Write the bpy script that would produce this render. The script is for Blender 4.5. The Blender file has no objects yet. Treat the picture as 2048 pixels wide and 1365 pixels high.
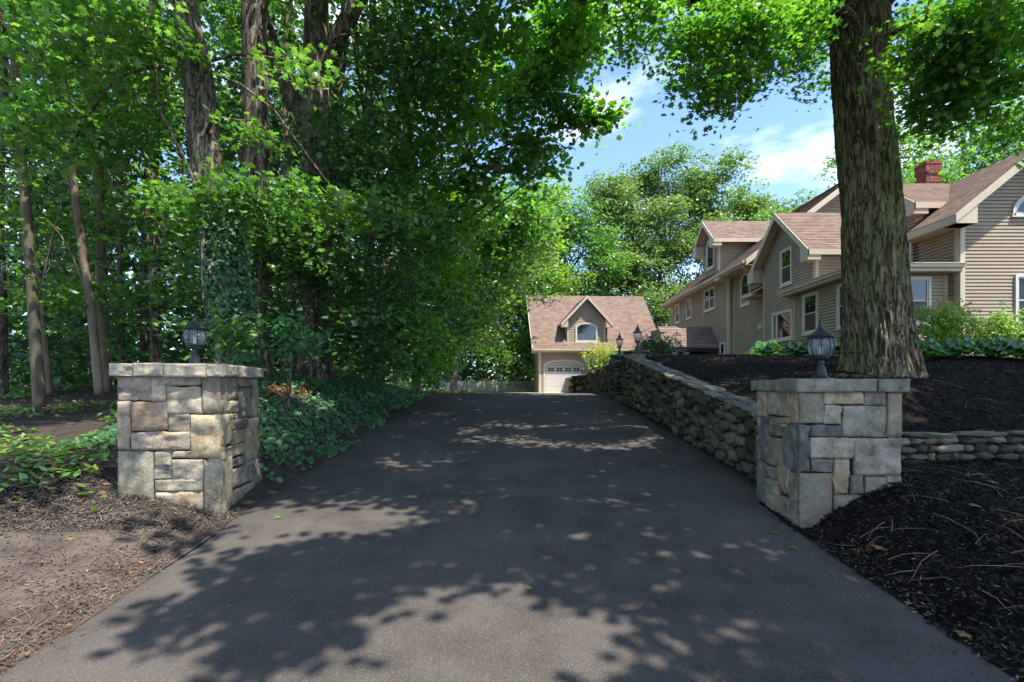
import bpy, math, random
import numpy as np
from mathutils import Vector, Matrix

# ------------------------------------------------------------------ camera, light, exposure
S = bpy.context.scene
SUN = Vector((0.33, -0.27, 1.0)).normalized()          # direction towards the sun
cam_d = bpy.data.cameras.new('camera'); cam = bpy.data.objects.new('camera', cam_d)
S.collection.objects.link(cam); S.camera = cam
cam.location = (0, 0, 0); cam.rotation_euler = (math.radians(90), 0, 0)
cam_d.sensor_width = 36; cam_d.lens = 1000/2048*36; cam_d.shift_y = 89.5/2048
cam_d.clip_start = 0.05; cam_d.clip_end = 2000
S.view_settings.view_transform = 'Standard'; S.view_settings.look = 'None'
S.view_settings.exposure = 1.75; S.view_settings.gamma = 1
W = bpy.data.worlds.new('World'); S.world = W; W.use_nodes = True
nt = W.node_tree; nt.nodes.clear()
def N(t, **k):
    n = nt.nodes.new(t)
    for a, b in k.items(): setattr(n, a, b)
    return n
sky = N('ShaderNodeTexSky', sky_type='NISHITA', sun_disc=False)
sky.sun_elevation = math.asin(SUN.z); sky.sun_rotation = math.atan2(SUN.x, SUN.y)
sky.air_density = .85; sky.dust_density = 0.3; sky.ozone_density = 2.5
bg = N('ShaderNodeBackground'); bg.inputs[1].default_value = 0.15
tc = N('ShaderNodeTexCoord'); mp = N('ShaderNodeMapping'); mp.inputs['Scale'].default_value = (2.2, 2.2, 6.0)
mp.inputs['Location'].default_value = (4.1, 2.4, 0.7)
no = N('ShaderNodeTexNoise'); no.inputs['Scale'].default_value = 1.4; no.inputs['Detail'].default_value = 7; no.inputs['Roughness'].default_value = .55
rp = N('ShaderNodeValToRGB'); rp.color_ramp.elements[0].position = .49; rp.color_ramp.elements[1].position = .76
mx = N('ShaderNodeMixRGB'); mx.inputs[2].default_value = (5.6, 5.4, 5.3, 1)
ms = N('ShaderNodeMath', operation='MULTIPLY'); ms.inputs[1].default_value = .8
out = N('ShaderNodeOutputWorld'); L = nt.links.new
L(tc.outputs['Generated'], mp.inputs[0]); L(mp.outputs[0], no.inputs[0]); L(no.outputs[0], rp.inputs[0])
L(rp.outputs[0], ms.inputs[0]); L(ms.outputs[0], mx.inputs[0]); tn = N('ShaderNodeMixRGB', blend_type='MULTIPLY'); tn.inputs[0].default_value = 1; tn.inputs[2].default_value = (.76, .80, .86, 1); L(sky.outputs[0], tn.inputs[1]); L(tn.outputs[0], mx.inputs[1]); L(mx.outputs[0], bg.inputs[0]); L(bg.outputs[0], out.inputs[0])
sun_d = bpy.data.lights.new('sun', 'SUN'); sun_d.energy = 3.0; sun_d.angle = math.radians(.53); sun_d.color = (1, .95, .86)
sun = bpy.data.objects.new('sun', sun_d); S.collection.objects.link(sun)
sun.rotation_euler = SUN.to_track_quat('Z', 'Y').to_euler(); sun.location = (10, -10, 40)

random.seed(7); RNG = np.random.default_rng(7)
R = random.uniform

# ------------------------------------------------------------------ helpers
def P(px, py, Y): return ((px-1024)/1000*Y, Y, (772-py)/1000*Y)
def mesh(name, verts, faces, mat=None, parent=None, smooth=False, uvs=None):
    me = bpy.data.meshes.new(name); me.from_pydata([tuple(v) for v in verts], [], faces)
    if mat is not None:
        for m in (mat if isinstance(mat, (list, tuple)) else [mat]): me.materials.append(m)
    if smooth: me.polygons.foreach_set('use_smooth', [True]*len(me.polygons))
    me.update(); return link(name, me, parent)
def link(name, me, parent=None):
    o = bpy.data.objects.new(name, me); S.collection.objects.link(o)
    if parent is not None: o.parent = parent
    return o
def fastmesh(name, V, T, mat, parent=None, smooth=False):
    """V (n,3), T (m,3) triangles"""
    me = bpy.data.meshes.new(name); V = np.asarray(V, np.float32); T = np.asarray(T, np.int32)
    me.vertices.add(len(V)); me.vertices.foreach_set('co', V.ravel())
    k = T.shape[1]; me.loops.add(T.size); me.loops.foreach_set('vertex_index', T.ravel())
    me.polygons.add(len(T)); me.polygons.foreach_set('loop_start', np.arange(0, T.size, k, dtype=np.int32))
    me.polygons.foreach_set('loop_total', np.full(len(T), k, np.int32))
    if smooth: me.polygons.foreach_set('use_smooth', np.ones(len(T), bool))
    for m in (mat if isinstance(mat, (list, tuple)) else [mat]): me.materials.append(m)
    me.update(calc_edges=True); me.validate(); return link(name, me, parent)
def thing(name, label, cat, loc=(0, 0, 0), group=None):
    o = bpy.data.objects.new(name, None); S.collection.objects.link(o); o.empty_display_size = .1
    o.location = loc; o['label'] = label; o['category'] = cat
    if group: o['group'] = group
    return o
def tag(o, label, cat, group=None, kind=None):
    o['label'] = label; o['category'] = cat
    if group: o['group'] = group
    if kind: o['kind'] = kind
    return o
def kind(o, k='structure'): o['kind'] = k; return o
class MB:
    def __init__(s): s.v = []; s.f = []
    def box(s, x0, x1, y0, y1, z0, z1):
        b = len(s.v); s.v += [(x, y, z) for z in (z0, z1) for y in (y0, y1) for x in (x0, x1)]
        s.f += [tuple(b+i for i in q) for q in ((0, 2, 3, 1), (4, 5, 7, 6), (0, 1, 5, 4), (2, 6, 7, 3), (0, 4, 6, 2), (1, 3, 7, 5))]; return s
    def obox(s, O, U, Vv, Nn, u0, u1, v0, v1, n0, n1):
        O, U, Vv, Nn = map(Vector, (O, U, Vv, Nn)); b = len(s.v)
        s.v += [tuple(O+U*u+Vv*v+Nn*n) for n in (n0, n1) for v in (v0, v1) for u in (u0, u1)]
        s.f += [tuple(b+i for i in q) for q in ((0, 2, 3, 1), (4, 5, 7, 6), (0, 1, 5, 4), (2, 6, 7, 3), (0, 4, 6, 2), (1, 3, 7, 5))]; return s
    def prism(s, O, U, Vv, Nn, poly, n0, n1):
        O, U, Vv, Nn = map(Vector, (O, U, Vv, Nn)); b = len(s.v); n = len(poly)
        for k in (n0, n1): s.v += [tuple(O+U*p[0]+Vv*p[1]+Nn*k) for p in poly]
        s.f += [tuple(b+i for i in range(n))[::-1], tuple(b+n+i for i in range(n))]
        s.f += [(b+i, b+(i+1) % n, b+n+(i+1) % n, b+n+i) for i in range(n)]; return s
    def tube(s, pts, rad, seg=8, cap=True):
        pts = [Vector(p) for p in pts]; b = len(s.v); prev = None
        for i, p in enumerate(pts):
            d = (pts[min(i+1, len(pts)-1)]-pts[max(i-1, 0)]).normalized()
            a = d.orthogonal().normalized() if prev is None else (prev-d*prev.dot(d)).normalized()
            prev = a; c = d.cross(a); r = rad[i] if isinstance(rad, (list, tuple)) else rad
            s.v += [tuple(p+(a*math.cos(t)+c*math.sin(t))*r) for t in [k*2*math.pi/seg for k in range(seg)]]
        for i in range(len(pts)-1):
            for k in range(seg):
                s.f.append((b+i*seg+k, b+i*seg+(k+1) % seg, b+(i+1)*seg+(k+1) % seg, b+(i+1)*seg+k))
        if cap:
            s.f.append(tuple(b+k for k in range(seg))[::-1]); e = b+(len(pts)-1)*seg; s.f.append(tuple(e+k for k in range(seg)))
        return s
    def lathe(s, prof, seg=16, c=(0, 0, 0)):
        b = len(s.v)
        for r, z in prof: s.v += [(c[0]+r*math.cos(k*2*math.pi/seg), c[1]+r*math.sin(k*2*math.pi/seg), c[2]+z) for k in range(seg)]
        for i in range(len(prof)-1):
            for k in range(seg): s.f.append((b+i*seg+k, b+i*seg+(k+1) % seg, b+(i+1)*seg+(k+1) % seg, b+(i+1)*seg+k))
        s.f.append(tuple(b+k for k in range(seg))[::-1]); e = b+(len(prof)-1)*seg; s.f.append(tuple(e+k for k in range(seg)))
        return s
    def build(s, name, mat, parent=None, smooth=False): return mesh(name, s.v, s.f, mat, parent, smooth)

def vnoise(p, seed=0):
    """value noise on (n,3) array, -1..1"""
    p = np.asarray(p, float); i = np.floor(p).astype(np.int64); f = p-i; f = f*f*(3-2*f)
    def h(ix, iy, iz):
        n = (ix*374761393+iy*668265263+iz*2147483647+seed*974711) & 0xffffffff
        n = ((n ^ (n >> 13))*1274126177) & 0xffffffff; n = n ^ (n >> 16); return (n & 0xffff)/32767.5-1
    r = 0
    for dx in (0, 1):
        for dy in (0, 1):
            for dz in (0, 1):
                w = (f[:, 0] if dx else 1-f[:, 0])*(f[:, 1] if dy else 1-f[:, 1])*(f[:, 2] if dz else 1-f[:, 2])
                r = r+w*h(i[:, 0]+dx, i[:, 1]+dy, i[:, 2]+dz)
    return r
def fbm(p, seed=0, o=3):
    a = 0; w = 1.; p = np.asarray(p, float)
    for k in range(o): a = a+w*vnoise(p*(2**k), seed+k*17); w *= .5
    return a

# ------------------------------------------------------------------ materials
def material(name, cols, scale=4, rough=.8, detail=6, bump=.3, bscale=None, bdist=.01, stretch=(1, 1, 1), island=0., objrand=0., coord='Object', nr=.6,
             lo=.35, hi=.65, spec=.3, transl=None, metal=0., spots=None, voro=None, tonemix=None):
    m = bpy.data.materials.new(name); m.use_nodes = True; t = m.node_tree; b = t.nodes['Principled BSDF']; l = t.links.new
    def n(ty, **k):
        q = t.nodes.new(ty)
        for a, c in k.items(): setattr(q, a, c)
        return q
    b.inputs['Roughness'].default_value = rough; b.inputs['Metallic'].default_value = metal; b.inputs['Specular IOR Level'].default_value = spec
    tc = n('ShaderNodeTexCoord'); mp = n('ShaderNodeMapping'); mp.inputs['Scale'].default_value = stretch; l(tc.outputs[coord], mp.inputs[0])
    no = n('ShaderNodeTexNoise'); no.inputs['Scale'].default_value = scale; no.inputs['Detail'].default_value = detail; no.inputs['Roughness'].default_value = nr; l(mp.outputs[0], no.inputs[0])
    r = n('ShaderNodeValToRGB'); e = r.color_ramp.elements
    e[0].position = lo; e[1].position = hi; e[0].color = (*cols[0], 1); e[1].color = (*cols[-1], 1)
    for k, c in enumerate(cols[1:-1]): q = e.new(lo+(hi-lo)*(k+1)/(len(cols)-1)); q.color = (*c, 1)
    l(no.outputs[0], r.inputs[0]); col = r.outputs[0]
    if tonemix:   # second large-scale tone: (colour, scale, lo, hi)
        n2 = n('ShaderNodeTexNoise'); n2.inputs['Scale'].default_value = tonemix[1]; n2.inputs['Detail'].default_value = 4; l(mp.outputs[0], n2.inputs[0])
        r2 = n('ShaderNodeValToRGB'); r2.color_ramp.elements[0].position = tonemix[2]; r2.color_ramp.elements[1].position = tonemix[3]; l(n2.outputs[0], r2.inputs[0])
        x = n('ShaderNodeMixRGB'); x.inputs[2].default_value = (*tonemix[0], 1); l(r2.outputs[0], x.inputs[0]); l(col, x.inputs[1]); col = x.outputs[0]
    if spots:     # speckles: (colour, scale, threshold)
        n3 = n('ShaderNodeTexVoronoi'); n3.inputs['Scale'].default_value = spots[1]; l(tc.outputs[coord], n3.inputs[0])
        r3 = n('ShaderNodeMath', operation='LESS_THAN'); r3.inputs[1].default_value = spots[2]; l(n3.outputs['Distance'], r3.inputs[0])
        # only some cells
        sp = n('ShaderNodeSeparateColor'); l(n3.outputs['Color'], sp.inputs[0]); r4 = n('ShaderNodeMath', operation='GREATER_THAN'); r4.inputs[1].default_value = .45; l(sp.outputs[0], r4.inputs[0])
        r5 = n('ShaderNodeMath', operation='MULTIPLY'); l(r3.outputs[0], r5.inputs[0]); l(r4.outputs[0], r5.inputs[1])
        x = n('ShaderNodeMixRGB'); x.inputs[2].default_value = (*spots[0], 1); l(r5.outputs[0], x.inputs[0]); l(col, x.inputs[1]); col = x.outputs[0]
    if island or objrand:
        hs = n('ShaderNodeHueSaturation'); src = n('ShaderNodeNewGeometry').outputs['Random Per Island'] if island else n('ShaderNodeObjectInfo').outputs['Random']
        a = island or objrand
        mr = n('ShaderNodeMapRange'); mr.inputs[3].default_value = 1-a; mr.inputs[4].default_value = 1+a; l(src, mr.inputs[0]); l(mr.outputs[0], hs.inputs['Value'])
        wn = n('ShaderNodeTexWhiteNoise', noise_dimensions='1D'); l(src, wn.inputs['W'])
        mr2 = n('ShaderNodeMapRange'); mr2.inputs[3].default_value = .5-.05*a; mr2.inputs[4].default_value = .5+.05*a; l(wn.outputs[0], mr2.inputs[0]); l(mr2.outputs[0], hs.inputs['Hue'])
        l(col, hs.inputs['Color']); col = hs.outputs[0]
    l(col, b.inputs['Base Color'])
    if bump:
        bn = n('ShaderNodeTexNoise'); bn.inputs['Scale'].default_value = bscale or scale*4; bn.inputs['Detail'].default_value = 8; bn.inputs['Roughness'].default_value = .65; l(mp.outputs[0], bn.inputs[0])
        bu = n('ShaderNodeBump'); bu.inputs['Strength'].default_value = bump; bu.inputs['Distance'].default_value = bdist; l(bn.outputs[0], bu.inputs['Height']); l(bu.outputs[0], b.inputs['Normal'])
    if transl:
        tr = n('ShaderNodeBsdfTranslucent'); mm = n('ShaderNodeMixRGB', blend_type='MULTIPLY'); mm.inputs[0].default_value = 1; mm.inputs[2].default_value = (*transl, 1); l(col, mm.inputs[1]); l(mm.outputs[0], tr.inputs[0])
        ad = n('ShaderNodeAddShader'); l(b.outputs[0], ad.inputs[0]); l(tr.outputs[0], ad.inputs[1]); l(ad.outputs[0], t.nodes['Material Output'].inputs[0])
    return m
def leafmat(name, c0, c1, tr=(1.9, 2.2, .8), var=.42, rough=.42, spec=.4):
    return material(name, [c0, c1], scale=.5, rough=rough, bump=0, island=var, spec=spec, transl=tr, detail=2)
M = {}
M['asphalt'] = material('asphalt', [(.058, .050, .044), (.084, .073, .064)], scale=2.5, rough=.95, spec=.12, bump=.55, bscale=150, bdist=.006, spots=((.27, .245, .225), 120, .22), tonemix=((.106, .09, .077), .45, .48, .75))
M['concrete'] = material('concrete', [(.36, .31, .27), (.46, .41, .36)], scale=1.5)
M['soil'] = material('soil', [(.03, .022, .016), (.075, .055, .04)], scale=6, bump=1, bscale=60, bdist=.03)
M['ground'] = material('ground', [(.025, .03, .012), (.06, .05, .03)], scale=.6, bump=.8, bscale=20, bdist=.04)
M['mulch'] = material('mulch', [(.010, .008, .006), (.026, .020, .016)], scale=14, bump=1, bscale=70, bdist=.04, spec=.06)
M['mulch_chip'] = material('mulch_chip', [(.011, .009, .0075), (.034, .027, .022)], scale=9, bump=.4, island=.8, rough=.85, spec=.12)
M['pale_chip'] = material('pale_chip', [(.12, .085, .055), (.22, .16, .11)], scale=9, bump=.2, island=.5)
M['dirt_chip'] = material('dirt_chip', [(.05, .039, .031), (.12, .095, .077)], scale=5, bump=.3, island=.6)
M['dirt'] = material('dirt', [(.06, .045, .035), (.12, .094, .075)], scale=5, bump=1, bscale=60, bdist=.025, tonemix=((.15, .12, .097), 1.2, .5, .7))
M['dead_leaf'] = material('dead_leaf', [(.14, .055, .025), (.30, .14, .07)], scale=3, bump=0, island=.5, transl=(.5, .5, .5))
M['twig'] = material('twig', [(.10, .07, .05), (.24, .18, .13)], scale=6, bump=.3, island=.4)
stone_cols = {
 'granite': [(.09, .078, .056), (.25, .212, .15), (.41, .35, .255)],
 'bluestone': [(.06, .056, .048), (.14, .13, .11), (.26, .24, .2)],
 'tanstone': [(.17, .12, .06), (.34, .26, .16), (.46, .38, .27)],
 'palestone': [(.15, .125, .085), (.35, .29, .2), (.52, .44, .31)]}
for k, c in stone_cols.items():
    M[k] = material(k, c, scale=5, detail=12, nr=.76, rough=.88, bump=.9, bscale=38, bdist=.012, objrand=.22, lo=.34, hi=.66, spots=((.10, .095, .085), 130, .25), tonemix=((c[1][0]*.95, c[1][1]*.82, c[1][2]*.62), 2.2, .5, .72))
M['cap'] = material('cap', [(.15, .125, .09), (.31, .27, .2), (.43, .38, .29)], scale=6, detail=12, nr=.75, bump=.9, bscale=35, bdist=.012, objrand=.12)
M['cap_grey'] = material('cap_grey', [(.10, .09, .062), (.24, .21, .15), (.36, .315, .225)], scale=6, detail=12, nr=.75, bump=.9, bscale=35, bdist=.012, objrand=.12, tonemix=((.12, .14, .09), 3, .5, .7))
M['mossy'] = material('mossy', [(.03, .027, .019), (.09, .08, .06), (.19, .17, .125)], scale=7, detail=12, nr=.75, bump=.9, bscale=40, bdist=.015, objrand=.5, tonemix=((.055, .065, .022), 3.5, .45, .65))
M['fieldstone'] = material('fieldstone', [(.05, .045, .033), (.135, .118, .088), (.25, .22, .165)], scale=6, detail=12, nr=.75, bump=.9, bscale=40, bdist=.015, objrand=.5, tonemix=((.10, .11, .05), 3.0, .5, .68))
M['lichen'] = material('lichen', [(.07, .068, .03), (.15, .14, .06)], scale=8, bump=.9, bscale=40, objrand=.4)
M['mortar'] = material('mortar', [(.012, .011, .009), (.03, .027, .022)], scale=20, bump=.6)
M['slab'] = material('slab', [(.065, .059, .044), (.17, .152, .115), (.30, .268, .2)], scale=4, detail=12, nr=.75, bump=.9, bscale=30, bdist=.012, objrand=.4, tonemix=((.08, .10, .03), 2.5, .5, .66))
M['siding'] = material('siding', [(.36, .285, .20), (.40, .322, .232)], scale=1.2, rough=.65, bump=.15, bscale=60, bdist=.002)
M['trim'] = material('trim', [(.58, .49, .36), (.62, .525, .39)], scale=1, rough=.6, bump=0)
M['soffit'] = material('soffit', [(.55, .43, .28), (.59, .465, .31)], scale=1, rough=.65, bump=0)
M['frame'] = material('frame', [(.62, .58, .49), (.66, .62, .53)], scale=1, rough=.5, bump=0)
M['white'] = material('white', [(.62, .59, .54), (.68, .65, .60)], scale=1, rough=.5, bump=.05)
M['door'] = material('door', [(.60, .56, .49), (.63, .59, .52)], scale=2, rough=.5, bump=.1)
def shingles(name, a, b):
    m = bpy.data.materials.new(name); m.use_nodes = True; t = m.node_tree; bs = t.nodes['Principled BSDF']; l = t.links.new; bs.inputs['Roughness'].default_value = .9; bs.inputs['Specular IOR Level'].default_value = .15
    uv = t.nodes.new('ShaderNodeUVMap'); br = t.nodes.new('ShaderNodeTexBrick'); br.inputs['Scale'].default_value = 1
    br.inputs['Brick Width'].default_value = .3; br.inputs['Row Height'].default_value = .14; br.inputs['Mortar Size'].default_value = .004; br.inputs['Color1'].default_value = (*a, 1); br.inputs['Color2'].default_value = (*b, 1)
    br.inputs['Mortar'].default_value = (a[0]*.45, a[1]*.45, a[2]*.45, 1); l(uv.outputs[0], br.inputs[0])
    n = t.nodes.new('ShaderNodeTexNoise'); n.inputs['Scale'].default_value = 1.1; n.inputs['Detail'].default_value = 9; n.inputs['Roughness'].default_value = .7; l(uv.outputs[0], n.inputs[0])
    h = t.nodes.new('ShaderNodeHueSaturation'); mr = t.nodes.new('ShaderNodeMapRange'); mr.inputs[3].default_value = .65; mr.inputs[4].default_value = 1.35; l(n.outputs[0], mr.inputs[0]); l(mr.outputs[0], h.inputs['Value']); l(br.outputs[0], h.inputs['Color']); l(h.outputs[0], bs.inputs['Base Color'])
    return m
M['shingle'] = shingles('shingle', (.17, .115, .088), (.25, .18, .142))
M['brick'] = material('brick', [(.22, .07, .045), (.32, .12, .08)], scale=9, bump=.4, island=.3)
M['brickmortar'] = material('brickmortar', [(.28, .22, .18), (.32, .26, .22)], scale=9)
def glassy(name, col, rough=.02, spec=.9):
    m = bpy.data.materials.new(name); m.use_nodes = True; b = m.node_tree.nodes['Principled BSDF']; t = m.node_tree
    b.inputs['Base Color'].default_value = (*col, 1); b.inputs['Roughness'].default_value = rough; b.inputs['Specular IOR Level'].default_value = spec
    n = t.nodes.new('ShaderNodeTexNoise'); n.inputs['Scale'].default_value = 1.3; bu = t.nodes.new('ShaderNodeBump'); bu.inputs['Strength'].default_value = .06; bu.inputs['Distance'].default_value = .02
    t.links.new(n.outputs[0], bu.inputs['Height']); t.links.new(bu.outputs[0], b.inputs['Normal']); return m
M['glass'] = glassy('window_glass', (.012, .013, .014)); M['screen'] = glassy('insect_screen', (.035, .035, .036), .35, .3)
def clear_glass():
    m = bpy.data.materials.new('lamp_glass'); m.use_nodes = True; t = m.node_tree; b = t.nodes['Principled BSDF']; b.inputs['Base Color'].default_value = (.35, .38, .38, 1)
    b.inputs['Roughness'].default_value = .03; b.inputs['Alpha'].default_value = .22; b.inputs['Specular IOR Level'].default_value = 1.0; return m
M['lamp_glass'] = clear_glass()
M['iron'] = material('iron', [(.010, .011, .013), (.02, .022, .026)], scale=10, rough=.5, bump=.15, spec=.5)
M['bronze'] = material('bronze', [(.045, .032, .022), (.10, .072, .05)], scale=14, rough=.55, bump=.2, spec=.5)
M['bulb'] = material('bulb', [(.6, .58, .52), (.7, .68, .6)], rough=.4, bump=0)
M['fence'] = material('fence', [(.34, .30, .26), (.46, .41, .36)], scale=5, stretch=(1, 1, .15), bump=.3, objrand=.15)
def bark(name, cols, dist=.03, moss=None, sc=7, st=.16): return material(name, cols, scale=sc, stretch=(1, 1, st), rough=.92, bump=1, bscale=sc*1.6, bdist=dist, spec=.12, lo=.36, hi=.64, tonemix=moss)
M['bark_big'] = bark('bark_big', [(.05, .038, .022), (.18, .145, .09), (.36, .305, .20)], .04, ((.17, .165, .07), 1.4, .45, .62), 22, .14)
M['bark'] = bark('bark', [(.06, .047, .036), (.17, .135, .105), (.30, .245, .195)], .03, None, 10, .13)
def furrows(m, sc, st, dark, dist, wid=.07):
    """long interlaced cracks between the bark plates"""
    t = m.node_tree; b = t.nodes['Principled BSDF']; l = t.links.new; mp = [n for n in t.nodes if n.type == 'MAPPING'][0]
    n = t.nodes.new('ShaderNodeTexNoise'); n.inputs['Scale'].default_value = sc; n.inputs['Detail'].default_value = 3; n.inputs['Distortion'].default_value = .9
    m2 = t.nodes.new('ShaderNodeMapping'); m2.inputs['Scale'].default_value = (1, 1, st); l(t.nodes['Texture Coordinate'].outputs['Object'], m2.inputs[0]); l(m2.outputs[0], n.inputs[0])
    a = t.nodes.new('ShaderNodeMath'); a.operation = 'SUBTRACT'; a.inputs[1].default_value = .5; l(n.outputs[0], a.inputs[0]); c = t.nodes.new('ShaderNodeMath'); c.operation = 'ABSOLUTE'; l(a.outputs[0], c.inputs[0])
    rr = t.nodes.new('ShaderNodeMapRange'); rr.inputs[1].default_value = 0; rr.inputs[2].default_value = wid; l(c.outputs[0], rr.inputs[0])
    mx = t.nodes.new('ShaderNodeMixRGB'); mx.inputs[1].default_value = (*dark, 1); src = b.inputs['Base Color'].links[0].from_socket; l(rr.outputs[0], mx.inputs[0]); l(src, mx.inputs[2]); l(mx.outputs[0], b.inputs['Base Color'])
    bu = t.nodes.new('ShaderNodeBump'); bu.inputs['Strength'].default_value = 1; bu.inputs['Distance'].default_value = dist; l(rr.outputs[0], bu.inputs['Height']); o = b.inputs['Normal'].links[0].from_node; l(bu.outputs[0], o.inputs['Normal'])
furrows(M['bark_big'], 10, .16, (.06, .048, .03), .05, .045); furrows(M['bark'], 13, .2, (.05, .037, .028), .03, .05)
M['bark_thin'] = bark('bark_thin', [(.11, .08, .055), (.24, .18, .125)], .01, ((.09, .09, .06), 2, .5, .7))
M['bark_grey'] = bark('bark_grey', [(.11, .10, .085), (.22, .20, .17)], .02)
M['leaf_maple'] = leafmat('leaf_maple', (.034, .076, .018), (.062, .118, .030), tr=(1.7, 1.95, .7))
M['leaf_sunny'] = leafmat('leaf_sunny', (.036, .08, .015), (.062, .125, .024), tr=(2.0, 2.4, .75))  # brighter copy of leaf_maple: sunlit look put into colour and translucency
M['leaf_oak'] = leafmat('leaf_oak', (.035, .075, .018), (.06, .115, .028), tr=(1.3, 1.5, .6))
M['leaf_dark'] = leafmat('leaf_dark', (.024, .055, .018), (.042, .086, .026), tr=(1.3, 1.5, .7))
M['leaf_light'] = leafmat('leaf_light', (.07, .125, .02), (.10, .17, .03), tr=(1.4, 1.5, .6))
M['leaf_far'] = leafmat('leaf_far', (.07, .118, .036), (.11, .16, .052), tr=(1.1, 1.2, .6))
M['ivy'] = leafmat('ivy', (.032, .09, .04), (.06, .14, .052), tr=(.7, .9, .5), rough=.5, spec=.3)
M['weed'] = leafmat('weed', (.075, .16, .025), (.11, .21, .035), tr=(1.0, 1.1, .5))
M['hosta'] = leafmat('hosta', (.03, .10, .025), (.05, .15, .035), tr=(.8, 1., .4), rough=.35, spec=.5)
M['shrub'] = leafmat('shrub', (.10, .17, .03), (.15, .24, .04), tr=(.9, .9, .5))
M['shrub_tip'] = leafmat('shrub_tip', (.30, .09, .04), (.34, .16, .05), tr=(.6, .6, .5))
M['shrub_yellow'] = leafmat('shrub_yellow', (.20, .25, .03), (.26, .30, .04), tr=(.9, .9, .4))
M['rhodo'] = leafmat('rhodo', (.025, .075, .018), (.05, .11, .025), tr=(.6, .8, .4), rough=.35)
M['flower'] = leafmat('flower', (.5, .22, .28), (.6, .38, .42), tr=(.6, .5, .5))

# ------------------------------------------------------------------ ground shape
ROADW = 3.1
def road_z(y):
    y = np.asarray(y, float)
    return np.where(y < -4, -2.47, np.where(y < 14, -2.07+.1*y, np.where(y < 20, -.67+.1*(y-14)-.1*(y-14)**2/15*1.05, -.49-.002*(y-20))))
class TPS:
    def __init__(s, pts):
        p = np.array(pts, float); s.xy = p[:, :2]; n = len(p)
        d = np.linalg.norm(s.xy[:, None]-s.xy[None], axis=2); K = d**2*np.log(d+1e-9); Q = np.hstack([np.ones((n, 1)), s.xy])
        A = np.zeros((n+3, n+3)); A[:n, :n] = K+np.eye(n)*.02; A[:n, n:] = Q; A[n:, :n] = Q.T
        s.w = np.linalg.solve(A, np.concatenate([p[:, 2], np.zeros(3)]))
    def __call__(s, x, y):
        x = np.asarray(x, float); sh = x.shape; q = np.stack([x.ravel(), np.asarray(y, float).ravel()], 1)
        d = np.linalg.norm(q[:, None]-s.xy[None], axis=2); r = (d**2*np.log(d+1e-9))@s.w[:-3]+s.w[-3]+q@s.w[-2:]
        return r.reshape(sh)
rz = lambda y: float(road_z(y))
leftP = [(-3.15, y, rz(y)) for y in (-3, 0, 2, 4, 6, 8, 10, 12, 14, 17, 20, 25, 30, 38)]
leftP += [(-4.4, 5.4, -1.25), (-4.5, 3.5, -1.6), (-6, 2, -1.7), (-7, 4.5, -1.35), (-9, 3, -1.4), (-3.8, 6.6, -1.15), (-3.9, 7.6, -.75), (-4.5, 8.2, -.45), (-4.4, 9.5, -.12), (-4.4, 11, .02), (-4.5, 13, .12), (-4.5, 16, 0.05), (-4.4, 19, -.2), (-5.5, 8, -.6), (-6, 10, -.35), (-6, 13, 0),
          (-8, 8, -.7), (-9, 10, -.42), (-12, 12, -.3), (-16, 8, -.7), (-16, 18, -.1), (-10, 18, 0), (-10, 26, -.1), (-18, 30, 0), (-6, 26, -.4), (-6, 34, -.6), (-14, 0, -1.6), (-22, 4, -1.2), (-30, 20, -.1), (-30, 45, 0), (-10, 45, -.6), (-5, 50, -.6)]
left_t = TPS(leftP)
def wall_top(y): return -.41+.16*(y-7.0)
def left_z(x, y):
    x = np.asarray(x, float); y = np.asarray(y, float); z = left_t(x, y); t = np.clip((-3.15-x)/.35, 0, 1)
    return road_z(y)*(1-t)+z*t-.008*(1-t)
lowP = [(3.1, y, rz(y)) for y in (-3, 0, 2, 3.4, 4.8, 5.4, 6.0)] + [(3.6, 5.2, -1.27), (4.1, 5.3, -1.03), (4.4, 6.2, -.98), (5.4, 7.0, -1.08), (7.2, 7.1, -1.06), (10, 7.3, -.95), (4.0, 4.2, -1.3), (4.0, 3.2, -1.5), (5, 3, -1.3), (5, 5, -1.12), (7, 4.5, -1.05), (10, 4, -1), (6, 1, -1.4), (10, 0, -1.3), (14, 7.5, -.9), (14, 0, -1.2), (6, -3, -1.9), (4.2, 1, -1.75)]
low_t = TPS(lowP)
def low_z(x, y):
    x = np.asarray(x, float); y = np.asarray(y, float); t = np.clip((x-3.1)/.3, 0, 1); return road_z(y)*(1-t)+low_t(x, y)*t-.008*(1-t)
upP = [(3.85, y, wall_top(y)-.05) for y in (6.5, 7.5, 9, 10.5, 12, 13.7)] + [(4.3, 15.4, .86), (4.0, 17.2, .85), (4.0, 20, .75), (3.9, 24, .6), (4.6, 7.2, -.42), (5.4, 7.35, -.66), (7.2, 7.45, -.66), (10, 7.6, -.6), (14, 7.8, -.5), (5.3, 8.5, -.2), (6.2, 8.6, -.12), (7.2, 8.6, -.06), (9, 8.8, -.08),
       (7.2, 10, .27), (5.5, 10, .2), (9.5, 10, .28), (12, 10, .3), (7, 12, .5), (5.5, 13, .68), (9, 13.5, .75), (12, 14.5, .85), (11, 17, .93), (8, 17, 1.0), (6, 16.5, 1.0), (6, 20, 1.05), (11, 22, 1.12), (8, 22, 1.15), (11, 27, 1.25), (8.5, 27, 1.25), (6, 26, .95), (5.5, 31, .7), (9, 33, 1.1), (16, 15.5, .85), (22, 14, .9), (22, 9, .4), (22, 24, 1), (16, 30, 1.2)]
up_t = TPS(upP)
def up_z(x, y): return up_t(np.asarray(x, float), np.asarray(y, float))

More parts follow.
